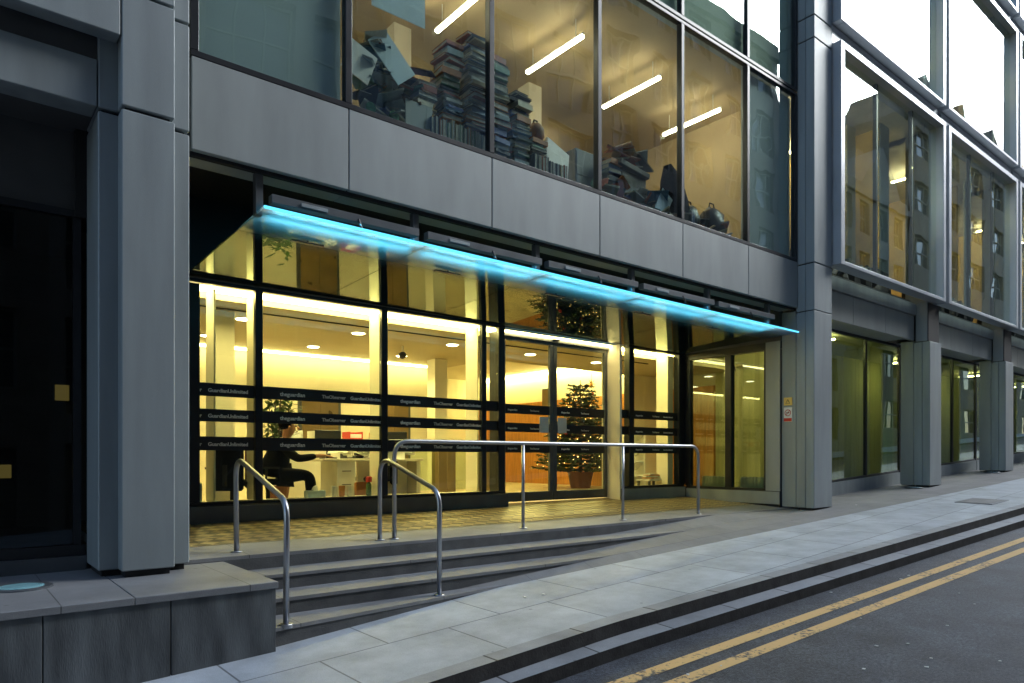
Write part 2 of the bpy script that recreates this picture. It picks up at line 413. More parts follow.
struct(grid(lambda x: [(-6, road_z(x,-2.9)+.12), (-2.9, road_z(x,-2.9)+.12)], XS).build('far_pavement', 'slab'))
struct(grid(lambda x: [(-2.9, road_z(x,-2.9)+.12), (-2.899, road_z(x,-2.9)-.02)], XS).build('far_kerb', 'kerb_face'))
struct(MB().quad((-400,-400,-6),(400,-400,-6),(400,400,-6),(400-800,400,-6)).build('ground', 'asphalt'))

# terrace and steps
tz = lambda x, y: -.06 + .05*(y-6.65)
m = MB().prism([(1.2,6.65),(12.3,6.65),(12.3,9.75),(1.2,9.75)], -1.2, tz)
ter = m.build('terrace', ['step']); struct(ter)
m = MB(); m.quad((1.2,7.32,tz(0,7.32)+.004),(11.9,7.32,tz(0,7.32)+.004),(11.9,9.7,tz(0,9.7)+.004),(1.2,9.7,tz(0,9.7)+.004))
struct(m.build('terrace_tiles', 'tile'))
def step(poly, zt):
    n = len(poly)
    m = MB().prism(poly, -1.2, zt-.03)
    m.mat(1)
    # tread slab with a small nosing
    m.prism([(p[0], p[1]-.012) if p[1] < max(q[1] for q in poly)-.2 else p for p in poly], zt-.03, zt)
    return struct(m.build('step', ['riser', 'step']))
step([(1.9,6.25),(9.0,6.25),(9.0,6.649),(1.9,6.649)], -.20)
step([(1.9,5.85),(7.0,5.85),(7.0,6.249),(1.9,6.249)], -.34)
step([(1.9,5.41),(5.4,5.83),(5.4,5.849),(1.9,5.849)], -.48)
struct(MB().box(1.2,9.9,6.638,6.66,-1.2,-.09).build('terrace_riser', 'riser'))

# stone plinth left
pl = thing('stone_plinth', 'long low dark stone plinth with pale coping carrying the left pillar', 'plinth', (-2,5.9,-.7))
x = -7.0
while x < 2.0:
    x2 = min(x + .75, 2.0)
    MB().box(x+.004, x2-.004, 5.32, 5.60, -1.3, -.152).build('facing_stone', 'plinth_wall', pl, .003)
    x = x2
MB().box(-7,1.985,5.36,6.7,-1.3,-.155).build('core', 'joint', pl)
MB().box(1.96,1.992,5.605,6.62,-1.3,-.155).build('end_stone', 'plinth_wall', pl)
x = -7.0; seams = [-7,-5.8,-4.6,-3.4,-2.2,-1.0,.2,1.02,2.01]
for a, b in zip(seams[:-1], seams[1:]):
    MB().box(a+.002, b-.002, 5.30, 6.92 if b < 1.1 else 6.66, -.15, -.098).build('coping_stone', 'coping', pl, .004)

# handrails
def handrail(name, label, path, posts=()):
    t = thing(name, label, 'handrail', path[0], 0, 'steel handrails at the steps')
    MB().tube(fillet(path, .19, 8), .024, 16).build('rail', 'steel', t, smooth=True)
    def flange(p): MB().lathe(p[0], p[1], [(.055,p[2]-.02),(.055,p[2]+.008),(.052,p[2]+.012),(.03,p[2]+.014)], 20).build('base_flange', 'steel', t)
    flange(path[0]); flange(path[-1])
    for p in posts:
        MB().tube([p, (p[0],p[1],1.02)], .021, 14).build('post', 'steel', t, smooth=True); flange(p)
    return t
handrail('handrail', 'short sloping steel handrail beside the dark stone plinth', [(2.19,6.85,-.05),(2.18,6.85,.87),(2.14,5.47,.50),(2.13,5.46,-.48)])
handrail('handrail', 'short sloping steel handrail in the middle of the steps', [(3.72,6.85,-.05),(3.72,6.85,.88),(3.74,5.70,.52),(3.74,5.70,-.48)])
handrail('handrail', 'long level steel handrail along the top step in front of the doors', [(3.90,6.85,-.05),(3.90,6.85,1.04),(9.46,6.85,1.04),(9.46,6.85,-.06)], [(5.77,6.85,-.05),(7.66,6.85,-.05)])

# ------------------------------------------------------------------ the office building
bd = thing('office_building', 'grey metal-clad office building with lit glazed entrance under a glass canopy', 'building', (7,9,0))
def clad(name, x0,x1,y0,y1,z0,z1, m='clad', bev=.006):
    return MB().box(x0,x1,y0,y1,z0,z1).build(name, m, bd, bev)

# left pillar : body + protruding front layer, in lifts with dark joints
def pillar(bx0,bx1,by0,by1, px0,px1,py0, lifts, back=None, zb=0):
    base = MB().box(bx0+.03,bx1-.03,by0+.05,by1-.03,lifts[0][0]-.4,lifts[-1][1]).box(px0+.03,px1-.03,py0+.04,by0+.06,lifts[0][0]-.4,lifts[-1][1])
    base.build('pillar_core', 'joint', bd)
    for i, (a, b) in enumerate(lifts):
        MB().box(bx0,bx1,by0,by1,a,b).build('pillar', 'clad', bd, .008)
        MB().box(px0,px1,py0,by0-.002,a,b).build('pillar', 'clad', bd, .008)
pillar(.963,1.64,6.36,6.92, 1.10,1.487,6.20, [(-.045,3.60),(3.63,4.53),(4.55,8.3),(8.33,12.6)])
# fine vertical seam on the body of the left pillar
# left bay beams
clad('beam', -8, .955, 6.36, 6.60, 3.63, 4.00)
clad('beam', -8, 1.09, 6.20, 6.355, 4.17, 4.53)
clad('beam', -8, 1.09, 6.20, 6.355, 4.545, 8.3)
MB().box(-8,.96,6.40,6.9,4.0,4.3).build('soffit', 'soffit', bd)
MB().box(-8,.96,6.55,7.3,3.64,3.70).build('soffit', 'soffit', bd)
MB().box(.88,1.66,6.93,7.4,2.9,4.2).build('spandrel', 'joint', bd)
MB().box(-8,.96,7.02,7.10,2.97,3.64).build('spandrel', 'soffit', bd)
# left bay window
lw_ = MB().box(-8,.96,6.96,7.06,-.1,.11).box(-8,.96,6.97,7.05,2.90,2.96)
for xx in (-4.6,-2.8,-1.0,.90): lw_.box(xx-.03,xx+.03,6.975,7.045,.11,2.90)
lw = lw_.build('window', 'dark_metal', bd)
for a, b in ((-4.57,-2.83),(-2.77,-1.03),(-.97,.87)): MB().box(a,b,7.0,7.012,.11,2.90).build('pane', 'glass_dark', lw)
MB().box(-8,.96,6.90,6.955,-.1,.02).build('sill', 'grey_metal', bd)
MB().box(-8,1.6,11.0,11.1,-.1,3.6).build('room_wall', 'carpet', bd)
MB().box(-8,1.6,7.1,11.0,-.12,-.05).build('room_floor', 'carpet', bd)
MB().box(-8,1.6,7.1,11.0,3.5,3.6).build('room_ceiling', 'carpet', bd)
MB().box(-8.1,-8,6.3,11.0,-.1,12.6).build('room_wall', 'carpet', bd)
MB().box(1.60,1.69,6.93,13.6,-.1,4.3).build('wall', 'soffit', bd)

# entrance fascia band
jx = [1.69,3.183,5.0,6.817,8.603,10.352,11.93]
for a, b in zip(jx[:-1], jx[1:]): clad('fascia_panel', a+.005, b-.005, 6.50, 6.56, 3.55, 4.365, 'clad_warm', .006)
MB().box(1.66,11.93,6.56,6.62,3.52,4.36).build('fascia_backing','joint',bd)
for a, b in zip(jx[:-1], jx[1:]): MB().box(a+.004,b-.004,6.57,6.86,3.535,3.55).build('soffit_panel','clad_warm',bd)
MB().box(1.69,11.93,6.86,9.2,4.05,4.1).build('soffit', 'joint', bd)
MB().box(1.69,11.93,6.86,6.9,3.55,4.05).build('soffit_edge', 'joint', bd)
MB().box(1.69,11.93,9.10,9.2,3.10,4.05).build('spandrel', 'joint', bd)

# upper storey glazing (office)
def window_grid(name, xs, z0, z1, y, gmat, fw=.035, dep=.09, extra=None):
    f = MB().box(xs[0]-.03,xs[-1]+.03,y,y+dep,z0,z0+.055).box(xs[0]-.03,xs[-1]+.03,y,y+dep,z1-.05,z1)
    for xx in xs: f.box(xx-fw,xx+fw,y-.002,y+dep+.002,z0+.055,z1-.05)
    w = f.build(name, 'dark_metal', bd, .004)
    for a, b in zip(xs[:-1], xs[1:]):
        MB().box(a+fw,b-fw,y+.035,y+.047,z0+.055,z1-.05).build('pane', gmat, w)
    return w
ux = [1.72,3.183,5.0,6.817,8.603,10.352,11.88]
window_grid('window', ux, 4.37, 7.40, 6.50, 'glass_office')
window_grid('window', ux, 7.42, 10.9, 6.50, 'glass_wing')
MB().box(1.69,11.9,6.62,6.72,7.40,10.9).build('blind_panel', 'blind', bd)
MB().box(1.76,3.15,6.63,6.66,4.43,7.34).build('blind_panel', 'blind', bd)
MB().box(10.38,11.88,6.63,6.66,4.43,7.34).build('blind_panel', 'blind', bd)
MB().box(1.69,11.93,6.6,6.9,10.9,13).build('parapet', 'clad', bd)
# office room
MB().box(1.6,11.95,6.73,15,7.50,7.6).build('office_ceiling','ceil_office',bd)
MB().box(1.6,11.95,14.9,15,4.2,7.5).build('office_wall','ceil_office',bd)
MB().box(1.6,1.7,6.7,15,4.2,7.5).build('office_wall','cream',bd)
MB().box(11.85,11.95,6.7,15,4.2,7.5).build('office_wall','ceil_office',bd)
MB().box(1.6,11.95,6.62,15,4.12,4.30).build('office_floor','carpet',bd)
MB().box(3.2,10.35,6.62,7.35,4.33,4.40).build('window_shelf','grey_metal',bd)
for xx in (5.35, 8.05): MB().box(xx,xx+.3,9.4,9.7,4.3,7.5).build('column','cream',bd)
# office lamps
lt = thing('strip_light','', 'ceiling light', (0,0,0), 0, 'linear strip lights on the upper office ceiling')
MB().box(-.02,.02,-.66,.66,-.03,.0).box(-.004,.004,-.5,-.49,0,.3).box(-.004,.004,.49,.5,0,.3).build('housing','white',lt,local=True)
MB().box(-.028,.028,-.64,.64,-.070,-.031).build('tube','tube',lt,local=True)
LX = [3.85,5.69,7.45,9.25,10.95]
names = ['leftmost lit strip light behind the heaped paper clutter pane','lit strip light above the tall book stacks','lit strip light above the tilted monitor','lit strip light above the black machine and papers','rightmost lit strip light above the dark bags']
for i, xx in enumerate(LX):
    o = lt if i == 0 else dup(lt, (0,0,0))
    o.location = (xx, 8.1, 7.22); o['label'] = names[i]
for j, yy in enumerate((11.2,)):
    for i, xx in enumerate((3.9,6.6,9.3)):
        dup(lt, (xx,yy,7.22), 0, 'strip light deep in the upper office, behind the front row')

# ------------------------------------------------------------------ right wing
PX = [11.94,17.08,22.2,27.35,32.5,37.6,42.8,47.9]
def zp(X): return right(X, 6.2)
for i, x0 in enumerate(PX):
    b = zp(x0+.3)
    lifts = [(b+.03,3.46),(3.475,4.30),(4.32,8.28),(8.30,8.68),(8.70,12.6),(12.62,16)]
    w = .68; top = 16 if i == 0 else 4.32
    m = MB().box(x0+.02,x0+w-.06,6.24,6.50,b-.3,top).build('pillar_core','joint',bd)
    for k, (a, c) in enumerate(lifts):
        if k < 1 or i == 0:
            MB().box(x0,x0+w-.04,6.20,6.36,a,c).build('pillar','clad',bd,.008)
            MB().box(x0+.002,x0+w-.05,6.366,6.54,a,c).build('pillar','clad',bd,.008)
    if i: MB().box(x0+.0,x0+w-.04,6.26,6.50,3.475,4.33).build('pillar','clad',bd,.008); MB().box(x0+.46,x0+.72,6.30,6.9,4.34,16).build('pillar','clad',bd,.008)
    MB().box(x0+.004,x0+w-.06,6.546,6.82,b+.03,3.50).build('pillar','clad_warm',bd,.006)
    if i < len(PX)-1:
        X0 = x0+.68; X1 = PX[i+1]+.50
        # framed bays: first, second and third storeys
        for (za, zb) in ((4.37,8.43),(8.80,12.5),(12.95,16.0)):
            A, B_ = X0+.0, X1
            fr = MB()
            fr.box(A,A+.15,6.05,6.32,za,zb).box(B_-.15,B_,6.05,6.32,za,zb).box(A+.15,B_-.15,6.05,6.32,zb-.12,zb).box(A+.15,B_-.15,6.05,6.32,za,za+.07)
            w_ = fr.build('bay_window','frame_metal',bd,.008)
            ms = [A+.15, A+1.85, A+3.55, B_-.15]
            for xx in ms[1:-1]: MB().box(xx-.03,xx+.03,6.215,6.29,za+.07,zb-.12).build('mullion','dark_metal',w_)
            for a, c in zip(ms[:-1], ms[1:]):
                MB().box(a+(.03 if a!=ms[0] else 0),c-(.03 if c!=ms[-1] else 0),6.20,6.212,za+.07,zb-.12).build('pane','glass_wing',w_)
            # rooms behind
            MB().box(X0-.3,X1+.2,10.2,10.3,za-.1,zb).build('office_wall','warm_wall',bd)
            MB().box(X0+3.9,X0+4.0,7.2,10.2,za-.1,zb).build('office_wall','warm_wall',bd)
            MB().box(X0-.3,X1+.2,6.5,11.5,za-.25,za-.06).build('office_floor','carpet',bd)
            MB().box(X0-.3,X1+.2,6.5,11.5,zb-.08,zb+.1).build('office_ceiling','white',bd)
            MB().box(X0+3.1,X0+3.5,7.4,7.8,za,zb-.1).build('column','cream',bd)
            for xx in (ms[0]+.25, ms[2]+.05): MB().box(xx,xx+.45,6.9,6.93,za,zb-.1).build('blind_panel','blind',bd)
        for z0, z1 in ((8.45,8.78),(12.52,12.93)):
            MB().box(X0,X1,6.22,6.40,z0,z1).build('spandrel','frame_metal',bd,.006)
        # spandrel above the shop window, in panels
        q = (X1-.55 - X0)/3
        for k in range(3): MB().box(X0-.03+k*q+.004, X0-.03+(k+1)*q-.004, 6.50,6.58,3.50,4.05).build('fascia_panel','clad_warm',bd,.006)
        MB().box(X0-.03,X1-.55,6.47,6.6,4.07,4.32).build('fascia_panel','clad',bd,.006)
        MB().box(X0-.03,X1-.55,6.60,7.15,3.56,3.60).build('soffit','clad_warm',bd)
        # shop window
        g0 = X0-.65; g1 = PX[i+1]+.68; zb0 = right(g0,7.2)
        fm = MB().prism([(g0+.7,7.10),(g1,7.10),(g1,7.25),(g0+.7,7.25)], -.3, lambda x,y: right(x,7.2)+.27)
        w_ = fm.build('shop_window','clad',bd)
        t_ = MB().prism([(g0+.7,7.13),(g1,7.13),(g1,7.2),(g0+.7,7.2)], lambda x,y: right(x,7.2)+.272, lambda x,y: right(x,7.2)+.32)
        t_.box(g0+.7,g1,7.13,7.2,3.50,3.56)
        for xx in (X0+.1,X0+1.75,X0+3.45): t_.box(xx-.035,xx+.035,7.135,7.195,.2+right(xx,7.2),3.5)
        t_.build('frame','dark_metal',w_)
        MB().box(g0+.7,g1,7.16,7.172,.1,3.5).build('pane','glass_shop',w_)
        MB().box(X0+.0,X0+.6,7.5,7.54,.0,3.5).build('blind_panel','olive',bd) if i else None
MB().box(11.95,50,7.15,12,3.56,3.75).build('room_ceiling','cream',bd)
MB().box(14.6,50,7.26,12,-.3,.02).build('room_floor','carpet',bd)
MB().box(14.6,52,8.9,9.0,-.1,3.6).build('curtain_wall','olive',bd)
MB().box(-8,50,6.8,22.8,16,16.4).build('roof','clad',bd)
MB().box(-8,50,22.5,22.8,-1,16).build('rear_wall','clad',bd)

# ------------------------------------------------------------------ entrance glazing
def g_band(x0, x1, y, par, wordx=None, axis='x'):
    for (za, zb) in ((1.612,1.775),(1.30,1.455),(.945,1.115)):
        MB().box(x0,x1,y-.006,y-.002,za,zb).build('vinyl_band','black',par)
glz = MB()
# base plinth and transom
glz.box(1.69,7.19,8.93,9.14,-.02,.27).box(1.69,7.19,8.98,9.1,.27,.31).box(1.69,7.19,8.99,9.07,2.985,3.03)
for xx, w in ((1.75,.06),(3.157,.048),(4.965,.05),(6.76,.045),(7.12,.065)): glz.box(xx-w,xx+w,8.99,9.07,.31,2.985)
gw = glz.build('entrance_glazing','dark_metal',bd,.004)
MB().box(1.69,7.19,8.905,8.93,.02,.26).build('kick_panel','grey_metal',gw,.003)
MB().box(1.69,2.44,9.0,9.12,.31,2.97).build('side_panel','dark_metal',gw)
panes = [(2.44,3.108),(3.206,4.914),(5.016,6.714),(6.806,7.054)]
for a, b in panes:
    MB().box(a,b,9.03,9.042,.31,2.97).build('pane','glass_lobby',gw); g_band(a,b,9.03,gw)
for xx in (2.56,3.07,4.87,6.62): MB().box(xx+.065,xx+.085,9.075,9.40,.31,2.95).build('fin','cream',gw)
# right glazing beyond the doors
glz = MB().box(9.95,11.94,8.93,9.14,.0,.27).box(9.95,11.94,8.98,9.1,.27,.31).box(10.2,11.94,8.97,9.11,2.97,3.03)
for xx, w in ((10.285,.07),(11.84,.10)): glz.box(xx-w,xx+w,8.965,9.105,.31,2.97)
g2 = glz.build('entrance_glazing','dark_metal',bd,.004)
for a, b in ((10.0,10.215),(10.355,11.74)): MB().box(a,b,9.03,9.042,.31,2.97).build('pane','glass_lobby',g2); g_band(a,b,9.03,g2)
MB().box(11.55,11.72,9.11,9.40,.31,2.95).build('fin','cream',g2)
MB().box(9.99,11.87,8.905,8.93,.03,.26).build('kick_panel','clad_warm',g2,.003)
MB().box(13.25,14.42,11.5,11.6,.06,3.5).build('lobby_wall','cream',bd)
# recess cheeks and doors
MB().box(9.93,9.985,8.95,9.42,.02,3.0).build('door_cheek','cream',bd,.003)
MB().box(7.19,7.25,9.11,9.42,.02,3.0).build('door_cheek','dark_metal',bd,.003)
hd = MB().box(7.20,9.93,9.22,9.42,2.92,3.06).build('door_header','grey_metal',bd,.004)
MB().box(8.45,8.62,9.18,9.22,2.96,3.02).build('door_sensor','black',hd)
MB().box(7.19,9.98,9.05,9.42,3.065,3.1).build('soffit','soffit',bd)
def door(x0, x1, lab=None):
    f = MB().box(x0,x0+.08,9.27,9.33,.10,2.92).box(x1-.08,x1,9.27,9.33,.10,2.92).box(x0+.08,x1-.08,9.27,9.33,.10,.26).box(x0+.08,x1-.08,9.27,9.33,2.86,2.92)
    d = f.build('sliding_door','grey_metal',bd,.004)
    MB().box(x0+.08,x1-.08,9.295,9.307,.26,2.86).build('pane','glass_lobby',d); g_band(x0+.08,x1-.08,9.295,d)
    return d
d1 = door(7.34, 8.52); d2 = door(8.53, 9.93)
fx = MB().box(7.25,7.34,9.28,9.32,.10,2.92).build('side_light','grey_metal',bd)
for (a, d) in ((8.20,d1),(8.64,d2)): MB().box(a,a+.22,9.283,9.286,1.30,1.58).build('notice','paper',d)

# vinyl lettering (one mesh per word, shared)
def textmesh(s, size, m, ext=.0015):
    cu = bpy.data.curves.new('lettering','FONT'); cu.body = s; cu.size = size; cu.extrude = ext; cu.offset = .0022
    o = bpy.data.objects.new('tmp', cu); C.objects.link(o)
    bpy.context.view_layer.update()
    me = bpy.data.meshes.new_from_object(o.evaluated_get(bpy.context.evaluated_depsgraph_get()))
    me.materials.clear(); me.materials.append(M[m])
    bpy.data.objects.remove(o); return me
M['bright_white'] = mat('lettering_white', (.9,.88,.8), .5, 0, .02)
M['letter_dim'] = mat('lettering_grey', (.75,.72,.62), .6)
W = {s: textmesh(s, .088, mm) for s, mm in (('theguardian','bright_white'),('TheObserver','letter_dim'),('GuardianUnlimited','bright_white'))}
def put_text(me, x, y, z, par, rot=(PI/2,0,0)):
    o = bpy.data.objects.new('lettering', me); C.objects.link(o); o.parent = par
    off = Vector((0,0,0)); q = par
    while q: off += q.location; q = q.parent
    o.location = Vector((x,y,z)) - off; o.rotation_euler = rot; return o
for x0, x1, y, par in ((1.3,3.1,9.03,gw),(3.2,4.9,9.03,gw),(5.0,6.7,9.03,gw),(7.30,8.5,9.295,d1),(8.55,9.85,9.295,d2),(10.28,11.7,9.03,g2)):
    for z in (1.665, 1.35, 1.00):
        offs = [('theguardian',.24),('TheObserver',.82),('GuardianUnlimited',.0+1.38-.14)] if x1-x0 > 1.5 else [('theguardian',.18),('TheObserver',.68),('GuardianUnlimited',1.02)]
        for s, o_ in offs:
            wid = {'theguardian':.40,'TheObserver':.44,'GuardianUnlimited':.62}[s]
            sc = 1 if x1-x0 > 1.5 else .62
            if x0+o_ < 1.82: continue
            if x0+o_+.66*sc > x1+.02 and sc < 1 and s == 'GuardianUnlimited' and x1 < 10: continue
            o = put_text(W[s], x0+o_, y-.0085, z, par); o.scale = (.72*sc if s!='theguardian' else .82*sc, .72*sc if s!='theguardian' else .8*sc, 1)

# return glazing (faces the entrance), x = 11.94
glz = MB().box(11.90,12.1,6.83,8.93,-.06,.24).box(11.92,12.04,6.83,8.93,.24,.28).box(11.92,12.05,6.83,8.96,2.86,3.0)
for yy, w in ((7.94,.07),(7.02,.15),(8.90,.06)): glz.box(11.925,12.045,yy-w,yy+w,.28,2.86)
g3 = glz.build('entrance_glazing','dark_metal',bd,.004)
MB().box(11.875,11.9,6.83,8.9,.0,.23).build('kick_panel','clad_warm',g3,.003)
MB().box(11.90,11.92,6.83,7.12,.24,3.0).build('cheek_panel','clad_warm',g3,.003)
for a, b in ((7.17,7.87),(8.01,8.84)): MB().box(11.975,11.987,a,b,.28,2.86).build('pane','glass_return',g3)
MB().box(11.93,12.0,6.83,9.1,3.0,4.1).build('spandrel','soffit',bd)

# ------------------------------------------------------------------ canopy
def cz(y, x=2.3): return 3.145 - .035*(y-6.45) - .0075*(x-2.3)
hx = [2.32,4.03,5.80,7.60,9.40,11.15]
cb = MB()
for a, b in zip(hx[:-1], hx[1:]): cb.box(a+.07,b-.04,6.47,6.56,3.235,3.315)
cb.build('canopy_beam','grey_metal',bd,.004)
for xx in hx: MB().box(xx-.035,xx+.035,6.60,6.68,3.14,3.535).build('canopy_hanger','grey_metal',bd,.003)
for xx in hx[:-1]:
    MB().box(xx+.35,xx+.62,6.455,6.468,3.255,3.29).build('beam_plate','clad',bd,.002)
    MB().tube([(xx+.95,6.46,3.26),(xx+.95,6.44,3.22),(xx+.97,6.43,3.16)],.012,8).build('spider_fitting','black',bd)
edges = [2.29,4.05,5.82,7.62,9.42,11.80]
for i, (a, b) in enumerate(zip(edges[:-1], edges[1:])):
    c_ = MB().prism([(a+.004,6.42),(b-.004,6.42),(b-.004,8.96),(a+.004,8.96)], lambda x,y: cz(y,x), lambda x,y: cz(y,x)+.019)
    p_ = c_.build('canopy_pane','canopy_glass',bd)
    MB().prism([(a+.004,6.405),(b-.004,6.405),(b-.004,6.418),(a+.004,6.418)], lambda x,y: cz(6.4,x)-.004, lambda x,y: cz(6.4,x)+.022).build('lit_edge','cyan_edge',p_)
    MB().box(a+.5,a+.85,7.0,7.05,cz(7,a+.6)-.035,cz(7,a+.6)-.02).tube([(a+.68,7.02,cz(7,a+.6)-.02),(a+.68,7.02,cz(7,a+.6)+.1)],.012,8).build('fitting_reflection','dark_metal',bd)  # dark plate added in place of the hanger fitting's reflection in the glass

# ------------------------------------------------------------------ lobby
MB().box(1.69,16,9.15,22,-.02,.06).build('lobby_floor','floor_in',bd)
MB().box(1.69,14.5,9.43,11.6,2.9,3.0).build('lobby_ceiling','ceil',bd)
MB().box(1.69,8.9,11.6,13.6,2.9,3.0).build('lobby_ceiling','ceil',bd)
MB().box(8.9,14.5,11.6,22,3.5,3.6).build('lobby_ceiling','cream',bd)
MB().box(8.9,14.5,11.5,11.6,2.9,3.5).build('lobby_bulkhead','cream',bd)
MB().box(8.8,8.9,13.6,22,0,3.6).build('lobby_wall','cream',bd)
MB().box(8.9,14.6,19.5,19.6,0,3.6).build('lobby_wall','cream',bd)
MB().box(14.5,14.6,10,19.5,2.6,3.6).build('lobby_wall','cream',bd)
MB().box(14.42,14.6,10,19.5,0,2.6).build('timber_wall','wood_orange',bd)
MB().box(14.5,14.6,7.3,10,0,3.56).build('lobby_wall','olive',bd)
MB().box(1.69,8.9,13.5,13.6,0,2.9).build('lobby_wall','cream',bd)
MB().box(1.69,14.5,9.14,9.43,3.0,3.04).build('cove_back','cream',bd)
MB().box(1.75,11.9,9.16,9.40,2.975,2.985).build('cove_light','cove',bd)
MB().box(1.75,11.9,9.9,9.93,2.885,2.899).build('ceiling_slot','joint',bd)
MB().box(1.9,8.7,13.25,13.30,2.86,2.90).build('wall_wash_light','wash',bd)
MB().box(9.3,14.2,13.5,13.7,3.44,3.49).build('wall_wash_light','wash',bd)
MB().box(14.25,14.4,11.8,19.2,3.40,3.46).build('wall_wash_light','wash',bd)
MB().box(2.9,3.2,10.1,10.4,.06,2.9).build('column','cream',bd)
MB().box(7.9,8.2,12.2,12.5,.06,2.9).build('column','cream',bd)
for a, b in ((5.57,6.34),(7.3,8.0)):
    l_ = MB().box(a-.07,b+.07,13.46,13.498,.06,2.15).build('lift_surround','grey_metal',bd)
    MB().box(a,(a+b)/2-.004,13.43,13.458,.06,2.07).build('lift_door','lift',l_); MB().box((a+b)/2+.004,b,13.43,13.458,.06,2.07).build('lift_door','lift',l_)
dl = thing('downlight','', 'ceiling light', (0,0,0), 0, 'round downlights in the lobby ceiling')
MB().lathe(0,0,[(.13,-.006),(.13,0)],20).build('trim_ring','white',dl,local=True)
MB().lathe(0,0,[(.10,-.010),(.10,-.0065)],20).build('lens','down',dl,local=True)
first = True
for yy in (10.5,12.3):
    for k in range(5):
        xx = 3.45+1.86*k
        if yy > 11.5 and xx > 8.8: continue
        lab = f'round downlight in the {"front" if yy<11 else "rear"} row of the lobby ceiling'
        o = dl if first else dup(dl,(0,0,0)); first = False
        o.location = (xx,yy,2.9); o['label'] = lab
        o['group'] = f'{"front" if yy<11 else "rear"} row of lobby downlights'
        L = bpy.data.lights.new('downlight_spot','SPOT'); L.energy = 55; L.color = (1,.80,.32); L.spot_size = 2.4; L.spot_blend = .6; L.shadow_soft_size = .08
        lo = bpy.data.objects.new('downlight_spot', L); C.objects.link(lo); lo.location = (xx,yy,2.87)
def area(name, loc, rot, sx, sy, e, col):
    L = bpy.data.lights.new(name,'AREA'); L.shape = 'RECTANGLE'; L.size = sx; L.size_y = sy; L.energy = e; L.color = col
    o = bpy.data.objects.new(name, L); C.objects.link(o); o.location = loc; o.rotation_euler = rot; return o

# ------------------------------------------------------------------ lobby furniture
def office_chair(label, loc, rz, backmat):
    t = thing('office_chair', label, 'chair', loc, rz)
    MB().box(-.24,.24,-.24,.24,.42,.50).build('seat','blackfab',t,.03,local=True)
    MB().box(-.23,.23,.22,.29,.36,1.04).build('backrest',backmat,t,.03,local=True)
    MB().box(-.03,.03,.20,.30,.42,.70).tube([(0,0,.1),(0,0,.42)],.03).build('column','black',t,local=True)
    s = MB()
    for k in range(5):
        a = 2*PI*k/5; s.tube([(0,0,.11),(.29*math.cos(a),.29*math.sin(a),.06)],.02,8); s.ball((.29*math.cos(a),.29*math.sin(a),.03),.03,seg=8,rings=6)
    s.build('base','black',t,local=True)
    for sx in (-1,1): MB().box(sx*.27-.025,sx*.27+.025,-.12,.18,.64,.67).tube([(sx*.27,.05,.45),(sx*.27,.05,.64)],.015,8).build('armrest','black',t,local=True)
    return t
office_chair('dark office chair with a red back under the seated person', (3.52,9.68,.06), PI/2-.25, 'redfab')
office_chair('empty black office chair beside the cream column at left', (3.02,9.62,.06), PI*.8, 'blackfab')
office_chair('empty black swivel chair at the right end of the reception desk', (5.35,10.0,.06), -PI/2.3, 'blackfab')

# seated person, facing +x
def skin_obj(name, verts, edges, radii, m, parent, sub=2, root=0):
    me = bpy.data.meshes.new(name); me.from_pydata(verts, edges, []); me.materials.append(M[m])
    o = bpy.data.objects.new(name, me); C.objects.link(o); o.parent = parent
    md = o.modifiers.new('skin','SKIN')
    lay = me.skin_vertices[0] if len(me.skin_vertices) else None
    if lay is None:
        bm = bmesh.new(); bm.from_mesh(me); bm.verts.layers.skin.verify(); bm.to_mesh(me); bm.free(); lay = me.skin_vertices[0]
    for i, r in enumerate(radii):
        lay.data[i].radius = (r, r) if not isinstance(r, tuple) else r
        lay.data[i].use_root = (i == root)
    md.use_smooth_shade = True
    s = o.modifiers.new('sub','SUBSURF'); s.levels = sub; s.render_levels = sub
    return o
pr = thing('person', 'person with short dark hair in a dark jacket sitting at the desk, reaching forward', 'person', (3.58,9.66,.06), -.38); pr.scale = (1.12,1.12,1.0)
# joints: 0 pelvis 1 waist 2 chest 3 neck 4 head-base 5 head-mid 6 crown ; arms ; legs (local coords, z above floor)
V = [(0,0,.55),(.03,0,.72),(.10,0,.93),(.14,0,1.07),(.18,0,1.13),(.20,0,1.21),(.19,0,1.29)]
R = [.11,.11,(.14,.14),.055,.065,.095,.06]
Ed = [(0,1),(1,2),(2,3),(3,4),(4,5),(5,6)]
def addchain(frm, pts, rs):
    p = frm
    for q, r in zip(pts, rs): V.append(q); R.append(r); Ed.append((p, len(V)-1)); p = len(V)-1
    return p
hands = []
for s_ in (-1,1):
    w = addchain(2, [(.11,s_*.17,1.0),(.20,s_*.22,.86),(.30,s_*.22,.78),(.44,s_*.17,.80),(.53,s_*.14,.82),(.60,s_*.13,.825)], [.06,.05,.045,.036,.026,.034])
    hands.append(w)
    # five separate fingers
    for k, (dy, ln) in enumerate(((-.03,.07),(-.01,.085),(.01,.08),(.03,.065))):
        addchain(w, [(.635,s_*.13+dy,.826),(.635+ln*.6,s_*.13+dy*1.2,.818),(.635+ln,s_*.13+dy*1.2,.800)], [.010,.009,.008])
    addchain(w, [(.60,s_*.13-s_*.035,.82),(.635,s_*.13-s_*.055,.805)], [.011,.009])
    addchain(0, [(.12,s_*.10,.55),(.44,s_*.12,.55),(.46,s_*.12,.30),(.44,s_*.12,.10),(.56,s_*.13,.04)], [.08,.06,.045,.035,.035])
body = skin_obj('body', V, Ed, R, 'skin', pr)
